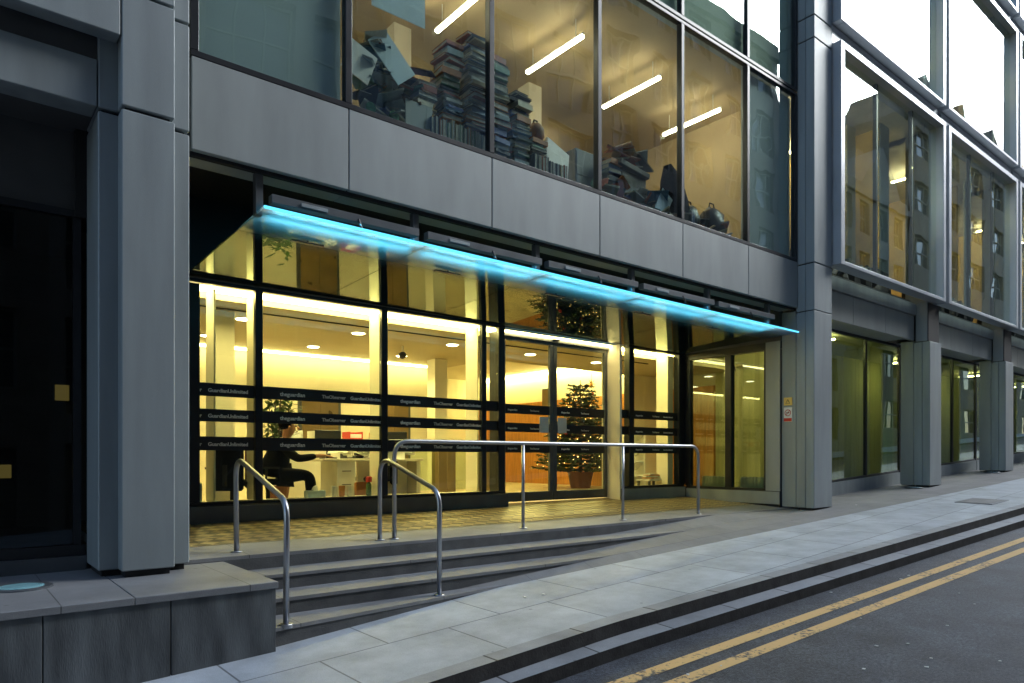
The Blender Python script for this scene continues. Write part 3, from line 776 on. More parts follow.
# jacket and trousers over the body
JV = [(0,0,.50),(.03,0,.72),(.10,0,.93),(.13,0,1.045)]; JR = [.20,.185,.195,.09]; JE = [(0,1),(1,2),(2,3)]
for s_ in (-1,1):
    pts = [(.11,s_*.17,1.0),(.20,s_*.22,.86),(.30,s_*.22,.78),(.44,s_*.17,.80),(.52,s_*.145,.82)]; p = 2
    for q, r in zip(pts, [.078,.066,.060,.050,.042]): JV.append(q); JR.append(r); JE.append((p,len(JV)-1)); p = len(JV)-1
skin_obj('jacket', JV, JE, JR, 'blackfab', pr)
TV = [(0,0,.53)]; TR = [.17]; TE = []
for s_ in (-1,1):
    p = 0
    for q, r in zip([(.12,s_*.10,.55),(.44,s_*.12,.55),(.46,s_*.12,.30),(.44,s_*.12,.11)], [.115,.085,.066,.055]): TV.append(q); TR.append(r); TE.append((p,len(TV)-1)); p = len(TV)-1
skin_obj('trousers', TV, TE, TR, 'blackfab', pr)
h = MB().ball((.170,0,1.262),.108,.98,.95,.92,18,12)
h.v = [(min(v[0], .215 if v[2] < 1.275 else .28), v[1]*(1 if v[2] > 1.21 else .9), max(v[2],1.19)) for v in h.v]
h.build('hair','hair',pr,smooth=True,local=True)
MB().tube([(.285,0,1.235),(.318,0,1.20),(.29,0,1.195)],.013,8).build('nose','skin',pr,smooth=True,local=True)
for s_ in (-1,1):
    MB().ball((.278,s_*.034,1.235),.012,seg=8,rings=6).build('eye','black',pr,local=True)
    MB().ball((.20,s_*.098,1.21),.026,.7,.4,1.1,8,6).build('ear','skin',pr,local=True)
MB().tube([(.283,-.026,1.165),(.294,0,1.163),(.283,.026,1.165)],.006,6).build('mouth','redfab',pr,local=True)

# reception desk
dk = thing('reception_desk','cream reception desk with a pedestal, heaped with papers, right of the seated person','desk',(4.8,10,.06))
MB().box(4.30,6.0,9.60,10.35,.80,.84).build('desk_top','cream',dk,.006)
MB().box(4.52,4.82,9.62,10.2,.06,.80).build('pedestal','white',dk,.006)
for z in (.25,.45,.65): MB().box(4.60,4.74,9.605,9.619,z,z+.012).build('drawer_handle','grey_metal',dk)
MB().box(5.02,6.0,9.95,10.0,.10,.80).build('modesty_panel','cream',dk)
MB().box(5.9,5.97,9.65,10.3,.06,.80).build('end_panel','cream',dk)
cn = thing('reception_counter','long low cream counter with trays and files behind the seated person','counter',(5.2,11.4,.06))
MB().box(4.2,6.6,11.2,11.6,.06,1.14).build('counter_body','cream',cn); MB().box(4.15,6.65,11.15,11.65,1.14,1.18).build('counter_top','lift',cn)
def monitor(label, loc, rz, sz=(.42,.32), m='black', grp=None):
    t = thing('computer_monitor', label, 'monitor', loc, rz, grp)
    w, hh = sz
    MB().box(-w/2,w/2,-.02,.02,.12,.12+hh).build('case',m,t,.008,local=True)
    MB().box(-w/2+.02,w/2-.02,-.024,-.0205,.14,.10+hh).build('screen','screen',t,local=True)
    MB().box(-.03,.03,.0,.03,.02,.14).box(-.11,.11,-.07,.09,0,.02).build('stand',m,t,local=True)
    return t
monitor('flat monitor with its dark back to the window on the reception desk',(4.62,10.15,.84),PI)
monitor('second flat monitor on the reception desk nearer the swivel chair',(5.75,10.1,.84),PI*.9)
for i,(x_,y_,w_,c_,lab) in enumerate(((4.5,11.4,.35,'paper','white filing tray on the counter nearest the seated person'),(5.1,11.4,.45,'paper','wide white filing tray in the middle of the counter'),(5.65,11.4,.25,'red','red box file on the counter behind the desk'),(6.2,11.4,.3,'orange','orange file box at the right end of the counter'))):
    t = thing('file_tray', lab, 'tray', (x_,y_,1.18))
    MB().box(-w_/2,w_/2,-.15,.15,0,.02).box(-w_/2,-w_/2+.01,-.15,.15,.02,.13).box(w_/2-.01,w_/2,-.15,.15,.02,.13).box(-w_/2+.01,w_/2-.01,.14,.15,.02,.13).build('tray',c_,t,local=True)
    MB().box(-w_/2+.02,w_/2-.02,-.14,.13,.021,.09).build('papers','paper',t,local=True)

# papers strewn over the desk
for i in range(26):
    x_ = random.uniform(4.55,5.85); y_ = random.uniform(9.68,10.0)
    rt = Matrix.Rotation(random.uniform(0,PI),3,'Z') @ Matrix.Rotation(random.uniform(-.9,.9),3,'X')
    o = MB().box(-.15,.15,-.105,.105,0,.006,rt).build('paper_sheet','paper'); o.location=(x_,y_,.88+.007*i)
    tag(o,'creased white newspaper sheet in the heap on the reception desk','paper','loose newspaper sheets on the reception desk')

t = thing('desk_phone','black desk telephone beside the monitor on the reception desk','telephone',(5.1,10.05,.84))
MB().box(-.10,.10,-.09,.09,0,.05).build('phone_base','black',t,.01,local=True); MB().tube([(-.11,-.05,.07),(0,-.05,.085),(.11,-.05,.07)],.022,8).build('handset','black',t,local=True)
for k,(x_,y_,h_) in enumerate(((4.95,10.2,.30),(5.25,10.22,.22),(5.45,10.2,.34))):
    o = MB().box(-.05,.05,-.12,.12,0,h_).mat(1).box(-.045,.045,-.121,.1205,.02,h_-.02).build('box_file',[['black','redfab','blind'][k],'paper']); o.location=(x_,y_,.84)
    tag(o,['black box file standing on the reception desk','dark red box file standing on the reception desk','tall grey box file standing on the reception desk'][k],'file')
# items on the inner ledge of the glass
MB().box(1.75,7.1,9.11,9.42,.24,.30).build('inner_ledge','cream',bd)
t = thing('tissue_box','pale box with a white tissue on the ledge below the seated person','box',(4.02,9.26,.30))
MB().box(-.13,.13,-.07,.07,0,.10).build('carton','paleblue',t,.005,local=True)
MB().tube([(0,0,.10),(.01,0,.14),(.03,.01,.17)],.03,8,radii=[.05,.035,.008]).build('tissue','paper',t,local=True)
t = thing('tissue_box','teal box with a white tissue on the ledge at the far left glass','box',(2.42,9.26,.30))
MB().box(-.10,.10,-.07,.07,0,.24).build('carton','paleblue',t,.005,local=True)
MB().tube([(0,0,.24),(.01,0,.28),(.03,.01,.31)],.03,8,radii=[.06,.04,.008]).build('tissue','paper',t,local=True)
for k,(x_,c_,lab) in enumerate(((4.30,'paper','white cup on the ledge, nearest the tissue box'),(4.42,'orange','orange-topped jar on the ledge between the cups'),(4.54,'paper','white cup on the ledge, nearest the orange crate'))):
    t = MB().lathe(0,0,[(.03,0),(.04,.02),(.045,.15),(.04,.155),(.035,.02)],14).build('cup',c_); t.location=(x_,9.25,.30); tag(t,lab,'cup')
t = thing('crate','open orange wooden crate standing under the reception desk','crate',(5.05,9.72,.06))
MB().box(-.25,.25,-.15,.15,0,.02).box(-.25,-.23,-.15,.15,.02,.42).box(.23,.25,-.15,.15,.02,.42).box(-.23,.23,.13,.15,.02,.42).box(-.23,.23,-.15,-.13,.02,.30).build('panels','orange',t,local=True)
t = thing('bottle','green bottle with a bright red cap beside the orange crate','bottle',(4.86,9.28,.30))
MB().lathe(0,0,[(.035,0),(.04,.02),(.04,.16),(.018,.20)],14).build('glass_body','leaf',t,smooth=True,local=True)
MB().lathe(0,0,[(.045,.20),(.045,.27),(.03,.28)],12).build('cap','red',t,local=True)

# potted plants
def plant(label, loc, hgt, spread, nleaf, seed):
    random.seed(seed)
    t = thing('potted_plant', label, 'plant', loc)
    MB().lathe(0,0,[(.13,0),(.18,.34),(.19,.36),(.17,.36),(.16,.32)],18).build('pot','pot',t,local=True)
    st = MB(); lf = MB()
    for k in range(9):
        a = random.uniform(0,2*PI); r = random.uniform(.2,1)*spread; zt = hgt*random.uniform(.8,1.05)
        pts = [(0,0,.3),(r*.2*math.cos(a),r*.2*math.sin(a),.3+(zt-.3)*.5),(r*.6*math.cos(a),r*.6*math.sin(a),zt)]
        st.tube(pts,.008,6)
        for q in range(nleaf//9):
            t_ = random.uniform(.45,1.1); c = Vector((r*.7*t_*math.cos(a),r*.7*t_*math.sin(a),.3+(zt-.3)*t_)) + Vector([random.uniform(-.12,.12) for _ in range(3)])
            b = random.uniform(0,2*PI); L = random.uniform(.13,.25); d = Vector((math.cos(b),math.sin(b),random.uniform(-.4,.7))).normalized()
            n_ = d.cross(Vector((0,0,1))).normalized()*.036
            lf.quad(c, c+d*L*.45+n_, c+d*L, c+d*L*.45-n_)
    st.build('stem','bark',t,local=True); lf.build('foliage','leaf',t,local=True)
    return t
plant('leafy potted plant behind the seated person', (4.02,10.65,.06), 1.75, .40, 520, 3)

# christmas tree
random.seed(11)
ct = thing('christmas_tree','christmas tree with fairy lights and red baubles behind the right glass door','christmas tree',(13.1,13.2,.06))
MB().lathe(0,0,[(.26,0),(.34,.40),(.36,.42),(.32,.42),(.3,.38)],20).build('pot','pot',ct,local=True)
MB().tube([(0,0,.3),(0,0,1.6),(0,0,2.85)],.05,10,radii=[.055,.035,.008]).build('trunk','bark',ct,smooth=True,local=True)
nd = MB(); br_ = MB(); tips = []
for lvl in range(21):
    z = .50 + lvl*.110; rad = 1.15*(1-(z-.5)/2.55)**.9 + .10
    nb = max(6, int(15*(rad/1.2)+3))
    for k in range(nb):
        a = 2*PI*k/nb + lvl*.7 + random.uniform(-.15,.15); r = rad*random.uniform(.78,1.1)
        e = Vector((r*math.cos(a), r*math.sin(a), z + r*.10 - .05 + random.uniform(-.05,.05)))
        s0 = Vector((0,0,z)); mid = (s0+e)/2 + Vector((0,0,-.04*r))
        br_.tube([s0,mid,e],.008,5,caps=False); tips.append(e)
        for q in range(int(50*r)+20):
            t_ = random.uniform(.15,1.03); p = s0.lerp(e, t_); p.z -= .05*r*math.sin(PI*t_)
            sa = a + random.choice((-1,1))*random.uniform(.4,1.1); L = random.uniform(.08,.17)*(1.25-.5*t_)
            d = Vector((math.cos(sa),math.sin(sa),random.uniform(-.35,.35)))*L
            n_ = d.cross(Vector((random.uniform(-1,1),random.uniform(-1,1),1))).normalized()*.019
            nd.quad(p-n_, p+d*.6-n_*1.2, p+d, p+d*.6+n_*1.2)
br_.build('branches','bark',ct,local=True); nd.build('needles','needle',ct,local=True)
fl = MB()
for k in range(230):
    e = random.choice(tips); f = random.uniform(.45,1.05); fl.ball((e.x*f,e.y*f,e.z+random.uniform(-.03,.05)),.0095,seg=5,rings=4)
fl.build('fairy_lights','fairy',ct,local=True)['kind'] = 'stuff'
bb = None
for k in range(46):
    e = random.choice(tips); f = random.uniform(.8,1.0)
    if k % 2 == 0: o = MB().ball((0,0,0),.045,seg=10,rings=7).build('bauble','red' if k%4 else 'gold',ct,smooth=True,local=True)
    else: o = o.copy(); C.objects.link(o)
    o.location = (e.x*f, e.y*f, e.z-.05)
# star decorations hung from the ceiling, wall phone and gates
def star(label, loc):
    s = MB(); 
    for k in range(8):
        a = PI*k/8*2; s.tube([(0,0,0),(.14*math.cos(a),0,.14*math.sin(a))],.01,5,radii=[.02,.003])
    s.tube([(0,0,0),(0,0,.5)],.003,5)
    o = s.build('star_decoration','gold'); o.location = loc; tag(o,label,'decoration')
star('gold star decoration hanging above the christmas tree',(12.9,12.6,2.75))
t = thing('security_camera','small black dome camera under the lobby ceiling','camera',(6.55,11.2,2.9))
MB().tube([(0,0,0),(0,0,-.12)],.02,8).build('mount','white',t,local=True); MB().ball((0,0,-.17),.07,seg=12,rings=8).build('dome','black',t,smooth=True,local=True)
t = thing('wall_speaker','tall pale grey wall speaker mounted above the orange timber wall','speaker',(14.38,15.9,2.35))
MB().box(-.10,.04,-.16,.16,0,.62).build('case','grey_metal',t,.01,local=True); MB().box(-.11,-.1005,-.13,.13,.04,.58).build('grille','lift',t,local=True)
for k,(x_,lab) in enumerate(((6.9,'glass speed gate in front of the left lift'),(8.0,'glass speed gate left of the doors'))):
    t = thing('speed_gate',lab,'gate',(x_,11.2,.06),0,'glass speed gates in the lobby')
    MB().box(-.55,-.35,-.12,.12,0,.98).build('cabinet','lift',t,.01,local=True); MB().box(.35,.55,-.12,.12,0,.98).build('cabinet','lift',t,.01,local=True)
    MB().box(-.35,.35,-.008,.008,.18,.95).build('glass_leaf','glass',t,local=True); MB().box(-.6,.6,-.16,.16,0,.05).build('base_plate','black',t,local=True)

# newspaper racks at right of entrance
t = thing('newspaper_rack','white tiered newspaper rack behind the glass right of the doors','rack',(11.38,9.95,.06))
for s_ in (0,1): MB().box(-.30+s_*.58,-.28+s_*.58,-.15,.25,0,1.35).build('side_panel','white',t,local=True)
for k in range(4):
    rt = Matrix.Rotation(-.6,3,'X'); z = .3+.3*k
    MB().box(-.28,.28,-.14,.14,z,z+.02,rt).build('shelf','white',t,local=True)
for k in range(4):
    z = .3+.3*k
    for q in (0,1):
        o = MB().box(-.12,.12,-.12,.12,0,.03,Matrix.Rotation(-.6,3,'X')).build('newspaper','paper'); o.location=(11.25+.27*q,9.92,.06+z+.035)
        tag(o,f'folded newspaper on the {["lowest","second","third","top"][k]} tier of the white rack','newspaper','newspapers on the white rack')
t = thing('side_table','low table heaped with magazines behind the right glass','table',(11.45,9.45,.06))
MB().box(-.28,.28,-.18,.18,.32,.35).build('table_top','white',t,local=True)
for a in (-.24,.24):
    for b in (-.14,.14): MB().box(a-.02,a+.02,b-.02,b+.02,0,.32).build('leg','grey_metal',t,local=True)
for k in range(6):
    o = MB().box(-.14,.14,-.10,.10,0,.018,Matrix.Rotation(random.uniform(-.5,.5),3,'Z')).build('magazine',['paper','orange','paper'][k%3]); o.location=(11.42+random.uniform(-.1,.1),9.45,.41+.019*k)
    tag(o,'glossy magazine in the pile on the low table','magazine','magazines piled on the low table')
for y_,lab in ((7.5,'long low white radiator behind the return glass, nearest the street'),(8.4,'long low white radiator behind the return glass, nearest the doors')):
    t = thing('radiator',lab,'radiator',(12.25,y_,.06))
    s=MB()
    for k in range(10): s.box(-.04,.04,-.36+.072*k,-.36+.072*k+.06,.22,.42)
    s.build('fins','white',t,local=True); MB().box(-.03,.03,-.36,.36,0,.22).build('base','white',t,local=True)

# ------------------------------------------------------------------ office clutter behind the upper glass
random.seed(5)
bookcols = [(.30,.36,.38),(.06,.09,.13),(.42,.33,.18),(.10,.18,.28),(.50,.50,.46),(.30,.08,.05),(.03,.035,.045),(.22,.28,.30),(.12,.24,.18),(.55,.52,.40),(.38,.14,.04),(.08,.12,.30)]
bm_ = []
for i, c in enumerate(bookcols):
    M['book%d'%i] = mat('book_cover', c, .6, 0, .15, 20)
    # cover boards and spine with a page block between
    b = MB().box(-.15,.15,-.11,.11,0,.0035).box(-.15,.15,-.11,.11,.0315,.035).box(-.15,-.146,-.11,.11,.0035,.0315).mat(1).box(-.1455,.143,-.104,.104,.0036,.0314)
    me = b.build('book',['book%d'%i,'pages']); bm_.append(me.data); bpy.data.objects.remove(me)
def book(loc, rz, sc, label, group, rx=None):
    o = bpy.data.objects.new('book', random.choice(bm_)); C.objects.link(o); o.location = loc
    o.rotation_euler = rx if rx else (0,0,rz); o.scale = sc
    return tag(o, label, 'book', group)
def stack(x, y, z0, z1, lab, grp, w=1.0, lean=0):
    z = z0
    while z < z1:
        th = random.choice((.6,.8,1.0,1.3,1.6,2.0))
        book((x+random.uniform(-.025,.025)+lean*(z-z0), y+random.uniform(-.03,.03), z), PI/2*random.choice((0,1,1,2,3))+random.uniform(-.10,.10), (w*random.uniform(.82,1.08), random.uniform(.9,1.2), th), lab, grp)
        z += .035*th+.001
stack(4.58,6.82,4.74,5.62,'book lying in the wide stack just left of the tallest stack','books in the wide stack',1.0)
stack(4.93,6.80,4.74,5.86,'book lying in the tallest stack, against the left side of the mullion','books in the tallest stack',1.05)
stack(5.25,6.80,4.40,5.66,'book lying in the tall stack just right of the mullion','books in the stack right of the mullion',.95)
stack(5.60,6.80,4.40,5.38,'book lying in the stack one along to the right from the mullion stack','books in the second stack right of the mullion',1.0)
stack(5.93,6.84,4.66,4.92,'book lying on top of the upright books near the round brown bag','books on the upright row',.9)
stack(4.30,7.05,4.40,5.2,'book lying in the half hidden stack behind the wide one','books in the rear stack',.9)
stack(4.20,6.85,4.40,5.10,'book lying in the low stack at the edge of the paper heap','books in the low stack',.85,.1)
for k in range(15):
    x_ = 4.28+.056*k; hgt = random.uniform(.85,1.05)
    book((x_,6.72,4.40+.15*hgt), 0, (hgt,.95,random.uniform(1.0,1.5)), 'upright book in the row under the tallest stacks','upright books under the tall stacks',(0,-PI/2,random.uniform(-.06,.06)))
for k in range(9):
    x_ = 5.82+.062*k; hgt = random.uniform(.8,.95)
    book((x_,6.72,4.40+.15*hgt), 0, (hgt,.95,random.uniform(1.0,1.6)), 'upright book in the row right of the lower stack','upright books right of the stacks',(0,-PI/2,random.uniform(-.12,.12)))
# heaped magazines and papers in the left pane
for k in range(46):
    x_ = random.uniform(3.35,4.25); zz = 4.40 + (k/46)*(.95 if x_ < 3.7 or x_ > 4.0 else .7)
    book((x_, random.uniform(6.72,6.98), zz), 0, (random.uniform(.7,1.2),random.uniform(.9,1.3),random.uniform(.3,.9)), 'magazine or folder in the untidy heap in the left pane','folders in the untidy heap',(random.uniform(-.5,.5),random.uniform(-.6,.5),random.uniform(-1,1)))
def board(name, label, loc, w, hh, rot, m, cat='board'):
    o = MB().box(-w/2,w/2,-.006,.006,-hh/2,hh/2).build(name, m); o.location = loc; o.rotation_euler = rot
    return tag(o,label,cat)
board('poster_board','pale blue card tilted like a diamond against the glass over the paper heap',(3.76,6.66,5.16),.28,.52,(-.1,-.72,0),'paleblue')
board('poster_board','large pale blue sheet hanging high in the left pane',(3.86,6.68,6.12),.66,.95,(0,.0,0),'paleblue')
board('poster_board','pale card leaning at the left edge of the paper heap',(3.38,6.66,4.98),.32,.34,(0,.35,0),'paper')
board('poster_board','pale brown box file standing low left of the upright books',(4.10,6.66,4.60),.34,.36,(0,.0,0),'clad_warm','file')
for x_,z_,lab in ((3.50,4.53,'shiny compact disc leaning on the glass, nearest the left mullion'),(3.78,4.53,'shiny compact disc with green glint leaning on the glass, left of the brown file')):
    o = MB().lathe(0,0,[(.015,0),(.06,0),(.06,.0015),(.015,.0015)],28).build('compact_disc','disc'); o.location=(x_,6.64,z_); o.rotation_euler=(PI/2+.1,.2,0); tag(o,lab,'disc')
def lump(name, label, loc, r, m, s=(1,1,1), cat='bag', handle=True):
    t = thing(name,label,cat,loc)
    MB().ball((0,0,r*s[2]*.9),r,*s,14,10,.10).build('sack',m,t,smooth=True,local=True)
    if handle: MB().tube([(-r*.4,0,r*s[2]*1.6),(-r*.2,0,r*s[2]*2.2),(r*.2,0,r*s[2]*2.2),(r*.4,0,r*s[2]*1.6)],.012,6).build('handle','black',t,local=True)
    return t
M['brown'] = mat('brown_leather',(.20,.09,.03),.6,0,.3,9)
lump('bag','round brown leather bag on the upright books',(5.98,6.85,4.94),.12,'brown',(1,1,1.1))
lump('bag','black bag on the sill right of the thin mullion',(9.15,6.80,4.41),.20,'black',(1,.8,1.1))
lump('bag','black rucksack at the right end of the sill beside the red pouch',(9.78,6.82,4.41),.25,'black',(1.1,.8,1.1))
lump('pouch','small red pouch on the sill next to the right mullion',(10.15,6.70,4.41),.07,'red',(1.2,.8,.8),'pouch',False)
mt = monitor('large pale monitor tilted by the window, right of the stacks',(6.42,6.95,4.56),PI+.25,(.55,.40),'white'); mt.rotation_euler[1] = -.12
t = thing('desk_cabinet','grey filing cabinet standing behind the glass left of the black machine','cabinet',(7.15,7.1,4.40))
MB().box(-.30,.35,-.1,.3,0,.78).build('carcass','grey_metal',t,.006,local=True)
for k in range(2): MB().box(-.28,.33,-.108,-.101,.06+.36*k,.38+.36*k).build('drawer_front','grey_metal',t,local=True)
t = thing('photocopier','black office machine with papers slumped over its top in the middle pane','machine',(7.85,6.95,4.40))
MB().box(-.28,.28,-.15,.25,0,.62).build('body','black',t,.02,local=True)
MB().box(-.22,.10,-.16,-.151,.12,.40).build('front_panel','grey_metal',t,local=True)
MB().box(-.34,.30,-.2,.28,.62,.70,Matrix.Rotation(.12,3,'Y')).build('lid','black',t,.01,local=True)
for k in range(12):
    rt = (random.uniform(-.4,.4),random.uniform(-.4,.5),random.uniform(-.8,.8))
    book((7.85+random.uniform(-.28,.3),6.92,5.12+.022*k),0,(random.uniform(.9,1.4),1.1,.5),'loose folder heaped on top of the black office machine','folders on the black machine',rt)
for k in range(44):
    x_ = random.uniform(6.95,10.1)
    book((x_,random.uniform(6.66,6.85),4.42+random.uniform(0,.34)*(1 if x_ < 8.6 else .5)),0,(random.uniform(.7,1.1),1,random.uniform(.3,.8)),'folder or booklet scattered along the sill of the middle panes','booklets scattered along the sill',(random.uniform(-1.2,.3),random.uniform(-.5,.5),random.uniform(-1,1)))
board('poster_board','pale blue folder leaning on the sill just left of the thin mullion',(8.32,6.64,4.62),.26,.40,(0,.5,0),'paleblue','folder')
t = thing('coat','dark coat draped on a chair just right of the thin mullion','coat',(8.86,6.90,4.40))
s = MB(); s.tube([(.08,0,.0),(.04,0,.45),(-.04,0,.80),(-.12,0,1.0)],.1,10,radii=[.26,.22,.16,.06]); s.build('cloth','blackfab',t,smooth=True,local=True)
stack(7.42,6.95,4.40,5.05,'book in the stack between the grey cabinet and the black machine','books beside the black machine',.9,.05)
stack(8.22,6.98,4.40,4.85,'book in the low stack right of the black machine','books right of the black machine',.9,-.05)
stack(9.45,6.85,4.40,4.62,'book in the low stack between the two black bags','books between the black bags',.8)
# right wing office plants and desks (dark clutter)
for i in range(3):
    bx = PX[i]+.9
    for k in range(8):
        x_ = bx+.5*k; o = MB().ball((0,0,.28),.30,1.1,.6,1.0+.2*random.random(),10,8,.22).build('desk_clutter','black'); o.location=(x_,6.95,4.40)
        tag(o,f'dark heap of office clutter along the sill of the {["first","second","third"][i]} framed bay','clutter',f'clutter heaps in the {["first","second","third"][i]} framed bay')
    MB().box(bx-.2,bx+4.2,6.6,7.4,4.32,4.42).build('window_shelf','grey_metal',bd)

# wing ceiling lamps
lt2 = thing('strip_light','', 'ceiling light', (PX[0]+1.6,8.0,8.33), 0)
MB().box(-.02,.02,-.5,.5,-.03,.0).build('housing','white',lt2,local=True)
MB().box(-.03,.03,-.48,.48,-.06,-.031).build('tube','tube_dim',lt2,local=True)
first = True
bn = ['first','second','third','fourth']
for i in range(4):
    for z, st in ((8.25,'first'),(12.3,'second')):
        for k in range(3):
            lab = f'strip light on the {st} storey ceiling inside the {bn[i]} framed bay from the big pillar'; grp = f'strip lights {st} storey {bn[i]} framed bay'
            loc = (PX[i]+1.3+1.3*k, 7.6+1.3*((k*2+i)%3), z)
            if first: lt2.location = loc; lt2['label'] = lab; lt2['group'] = grp; first = False
            else: dup(lt2, loc, 0, lab, grp)
for i in range(1,5):
    dup(lt2,(PX[i]-1.9, 7.9, 3.50),0,f'strip light inside the ground floor window left of the {bn[i-1]} small pillar'.replace('first small','nearest small') ,'ground floor wing strip lights')
for yy in (7.8,8.6): dup(lt2,(13.2,yy,3.50),0,'strip light behind the return glass right of the entrance','strip lights behind the return glass')
# ------------------------------------------------------------------ signs, manhole, uplights, litter
t = thing('warning_sign','small yellow warning sign on the pillar face, above the red one','sign',(11.94,6.69,1.80))
MB().box(11.925,11.938,6.61,6.77,1.805,1.95).build('plate','yellowsign',t,.002)
MB().tube([(11.922,6.69,1.91),(11.922,6.65,1.84),(11.922,6.73,1.84),(11.922,6.69,1.91)],.004,5).build('triangle','dark_metal',t)
t = thing('prohibition_sign','small white and red no smoking sign on the pillar face, below the yellow one','sign',(11.94,6.69,1.51))
MB().box(11.925,11.938,6.61,6.77,1.51,1.77).build('plate','white',t,.002)
MB().box(11.921,11.924,6.615,6.765,1.515,1.575).build('red_strip','red',t)
ring = [(11.922,6.69+.055*math.cos(a*PI/8),1.67+.055*math.sin(a*PI/8)) for a in range(17)]
MB().tube(ring,.006,6,False).tube([(11.921,6.655,1.705),(11.921,6.725,1.635)],.005,6).build('red_ring','red',t)
MB().box(11.920,11.924,6.66,6.72,1.665,1.678).build('cigarette','black',t)
zz = P(14.85,4.5)
t = thing('manhole_cover','rectangular dark metal access cover set in the pavement near the kerb','manhole',(14.85,4.52,zz+.01))
t.rotation_euler = (.02,-math.atan(.054),-.03)
MB().box(-.42,.42,-.30,.30,-.02,.004).build('frame','grey_metal',t,.003,local=True)
MB().box(-.36,.36,-.24,.24,.0,.008).build('plate','inner',t,.002,local=True)
def uplight(label, loc, r, glow):
    t = thing('ground_uplight',label,'light',loc,0,'round recessed uplights in the paving')
    MB().lathe(0,0,[(r,-.02),(r,.008),(r*.97,.012),(r*.74,.012)],32).build('rim','grey_metal',t,local=True)
    MB().lathe(0,0,[(r*.73,.0),(r*.73,.014),(r*.6,.018)],32).build('lens','uplens',t,local=True)
    return t
uplight('round recessed uplight with teal lens on the stone plinth', (.45,6.22,-.098), .20, 1)
uplight('round recessed uplight at the foot of the second pillar', (16.78,6.42,right(16.8,6.4)+.012), .18, 0)
uplight('round recessed uplight at the foot of the third pillar', (21.9,6.42,right(21.9,6.4)+.012), .18, 0)
random.seed(21)
for k,(x_,y_) in enumerate([(random.uniform(3.5,9),random.uniform(1.2,3.7)) for _ in range(34)]):
    s = random.uniform(.006,.016)
    o = MB().box(-s,s,-s*.7,s*.7,0,.004,Matrix.Rotation(random.uniform(0,3),3,'Z')).build('litter_scrap','paper'); o.location=(x_,y_,road_z(x_,y_)+.004)
    tag(o,'tiny pale scrap of litter on the dark road','litter','litter scraps on the road')
for x_,y_ in ((13.1,6.0),(4.4,5.2),(4.6,5.15)):
    o = MB().box(-.02,.02,-.012,.012,0,.006,Matrix.Rotation(x_,3,'Z')).build('litter_scrap','paper'); o.location=(x_,y_,(outer_z(x_,y_) if x_<12 else right(x_,y_))+.006)
    tag(o,'pale scrap of litter on the pavement slabs','litter','litter scraps on the pavement')
M['reflection_glow'] = emit('reflection_glow', (1,.62,.16), .13)  # emission stands in for warm reflections of lit windows, not a lamp
for x_,z_,w_,h_,lab in ((1.02,1.56,.15,.19,'small glowing yellow panel standing in for a reflection in the dark left opening, nearest the pillar'),(.50,.71,.16,.16,'small glowing yellow panel standing in for a reflection low in the dark left opening')):
    t = thing('reflection_panel',lab,'panel',(x_,9.0,z_))
    MB().box(-w_/2,w_/2,0,.04,-h_/2,h_/2).build('case','grey_metal',t,local=True); MB().box(-w_/2+.01,w_/2-.01,-.006,-.001,-h_/2+.01,h_/2-.01).build('glow_face','reflection_glow',t,local=True)

# ------------------------------------------------------------------ opposite side of the street (seen in the glass)
def opp(label, x0, x1, z1, wm, bays, floors, y=-6, gable=False, wz=1.9, ww=.6, nb=8):
    b = thing('opposite_building',label,'building',((x0+x1)/2,y,-1))
    w = MB(); bw = (x1-x0)/bays; fh = (z1+1.5)/floors
    w.box(x0,x1,y-8,y-.35,-3,z1)
    for i in range(bays+1):
        xc = x0+i*bw; h_ = (bw*(1-ww))/2
        w.box(max(x0,xc-h_),min(x1,xc+h_),y-.35,y,-3,z1)
    for j in range(floors+1):
        zc = -1.5+j*fh; w.box(x0,x1,y-.34,y-.01,zc-(fh-wz)/2,zc+(fh-wz)/2)
    w.box(x0-.1,x1+.1,y-.3,y+.18,z1-.3,z1+.05)
    w.build('wall',wm,b)
    if gable:
        g = MB(); n = max(1,int((x1-x0)/6)); q=(x1-x0)/n
        for i in range(n):
            a = x0+i*q+.3; c = a+q-.6; m_=(a+c)/2
            g.v += [(a,y,z1),(c,y,z1),(m_,y,z1+3.2),(a,y-5,z1),(c,y-5,z1),(m_,y-5,z1+3.2)]; k=len(g.v)-6
            for f in ((k,k+1,k+2),(k+3,k+5,k+4),(k,k+2,k+5,k+3),(k+1,k+4,k+5,k+2)): g.f.append(f); g.mi.append(0)
            g.box(m_+1.2,m_+2.1,y-3,y-2,z1,z1+4.2)
        g.build('gable',wm,b)
    proto = None
    for i in range(bays):
        for j in range(1,floors):
            cx = x0+(i+.5)*bw; cz_ = -1.5+(j+.5)*fh
            if proto is None:
                hw = bw*ww/2; f = MB().box(-hw,hw,-.03,.03,-wz/2,-wz/2+.06).box(-hw,hw,-.03,.03,wz/2-.06,wz/2)
                for q in range(4): f.box(-hw+q*(2*hw-.05)/3,-hw+q*(2*hw-.05)/3+.05,-.03,.03,-wz/2,wz/2)
                f.box(-hw,hw,-.03,.03,-.03,.03)
                f.mat(1).box(-hw,hw,-.045,-.032,-wz/2,wz/2)
                proto = f.build('window',['opp_frame','opp_glass'],b,local=True); o = proto
            else: o = proto.copy(); C.objects.link(o)
            o.location = Vector((cx,y-.28,cz_)) - b.location
    return b
opp('tall brown brick building across the street, behind the viewer',-26,2,28,'opp_brick',9,9)
opp('pale stone building with wide gridded windows across the street',2,20,23,'opp_stone',6,8,-6,False,2.4,.78)
opp('tall brown brick building across the street, further along',20,33.1,21.3,'opp_brick',5,8,-6,False)
opp('lower gabled pale stone building at the far end across the street',33.2,47,16.2,'opp_stone',6,6,-6,True)
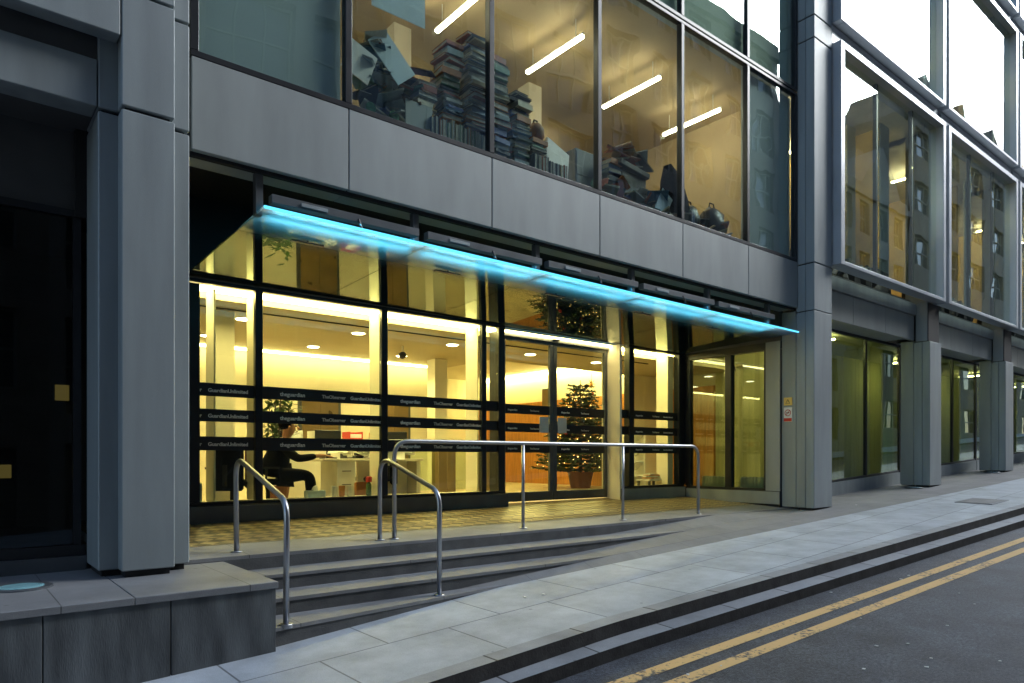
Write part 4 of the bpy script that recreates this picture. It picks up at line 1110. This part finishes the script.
opp('tall brown brick building closing the street far to the right',47.3,110,23,'opp_brick',13,7,-6,True)

# ------------------------------------------------------------------ lights
EL, AZ = math.radians(34), math.radians(-25)   # sun direction: elevation, azimuth measured from +x towards +y
sd = Vector((math.cos(EL)*math.cos(AZ), math.cos(EL)*math.sin(AZ), math.sin(EL)))
L = bpy.data.lights.new('sun','SUN'); L.energy = 1.4; L.angle = math.radians(28); L.color = (.90,.97,1)
so = bpy.data.objects.new('sun', L); C.objects.link(so); so.rotation_euler = sd.to_track_quat('Z','Y').to_euler()
w = bpy.data.worlds.new('World'); bpy.context.scene.world = w; w.use_nodes = True
nt = w.node_tree; bg = nt.nodes['Background']
sk = nt.nodes.new('ShaderNodeTexSky'); sk.sky_type = 'NISHITA'; sk.sun_disc = False
sk.sun_elevation = EL; sk.sun_rotation = math.atan2(sd.x, sd.y); sk.air_density = 1.0; sk.dust_density = 1.2; sk.ozone_density = 1.2
nt.links.new(sk.outputs[0], bg.inputs['Color']); bg.inputs['Strength'].default_value = .15

# cyan LED strips on the back of the canopy beam, shining back along the frosted front of the glass
for a, b in zip(hx[:-1], hx[1:]):
    o = area('canopy_led_strip', ((a+b)/2+.03, 6.428, cz(6.4,(a+b)/2)+.065), (math.radians(62), 0, 0), b-a-.10, .025, 1.2, (.10,.60,.92)); o.data.spread = math.radians(120)
    o = area('canopy_led_strip', ((a+b)/2+.03, 6.60, cz(6.4,(a+b)/2)+.135), (math.radians(40), 0, 0), b-a-.12, .06, 1.3, (.09,.58,.92)); o.data.spread = math.radians(120)
# ------------------------------------------------------------------ camera
cam = bpy.data.cameras.new('camera'); co = bpy.data.objects.new('camera', cam); C.objects.link(co)
co.location = (0,0,.85); co.rotation_euler = (PI/2,0,math.radians(50.8-90))
cam.sensor_width = 36; cam.lens = 700/1024*36; cam.shift_y = 116.5/1024; cam.clip_end = 1000; cam.clip_start = .05
sc = bpy.context.scene; sc.camera = co
sc.view_settings.view_transform = 'Standard'; sc.view_settings.look = 'None'; sc.view_settings.gamma = 1
sc.view_settings.exposure = 1.6
sc.render.resolution_x = 1024; sc.render.resolution_y = 683
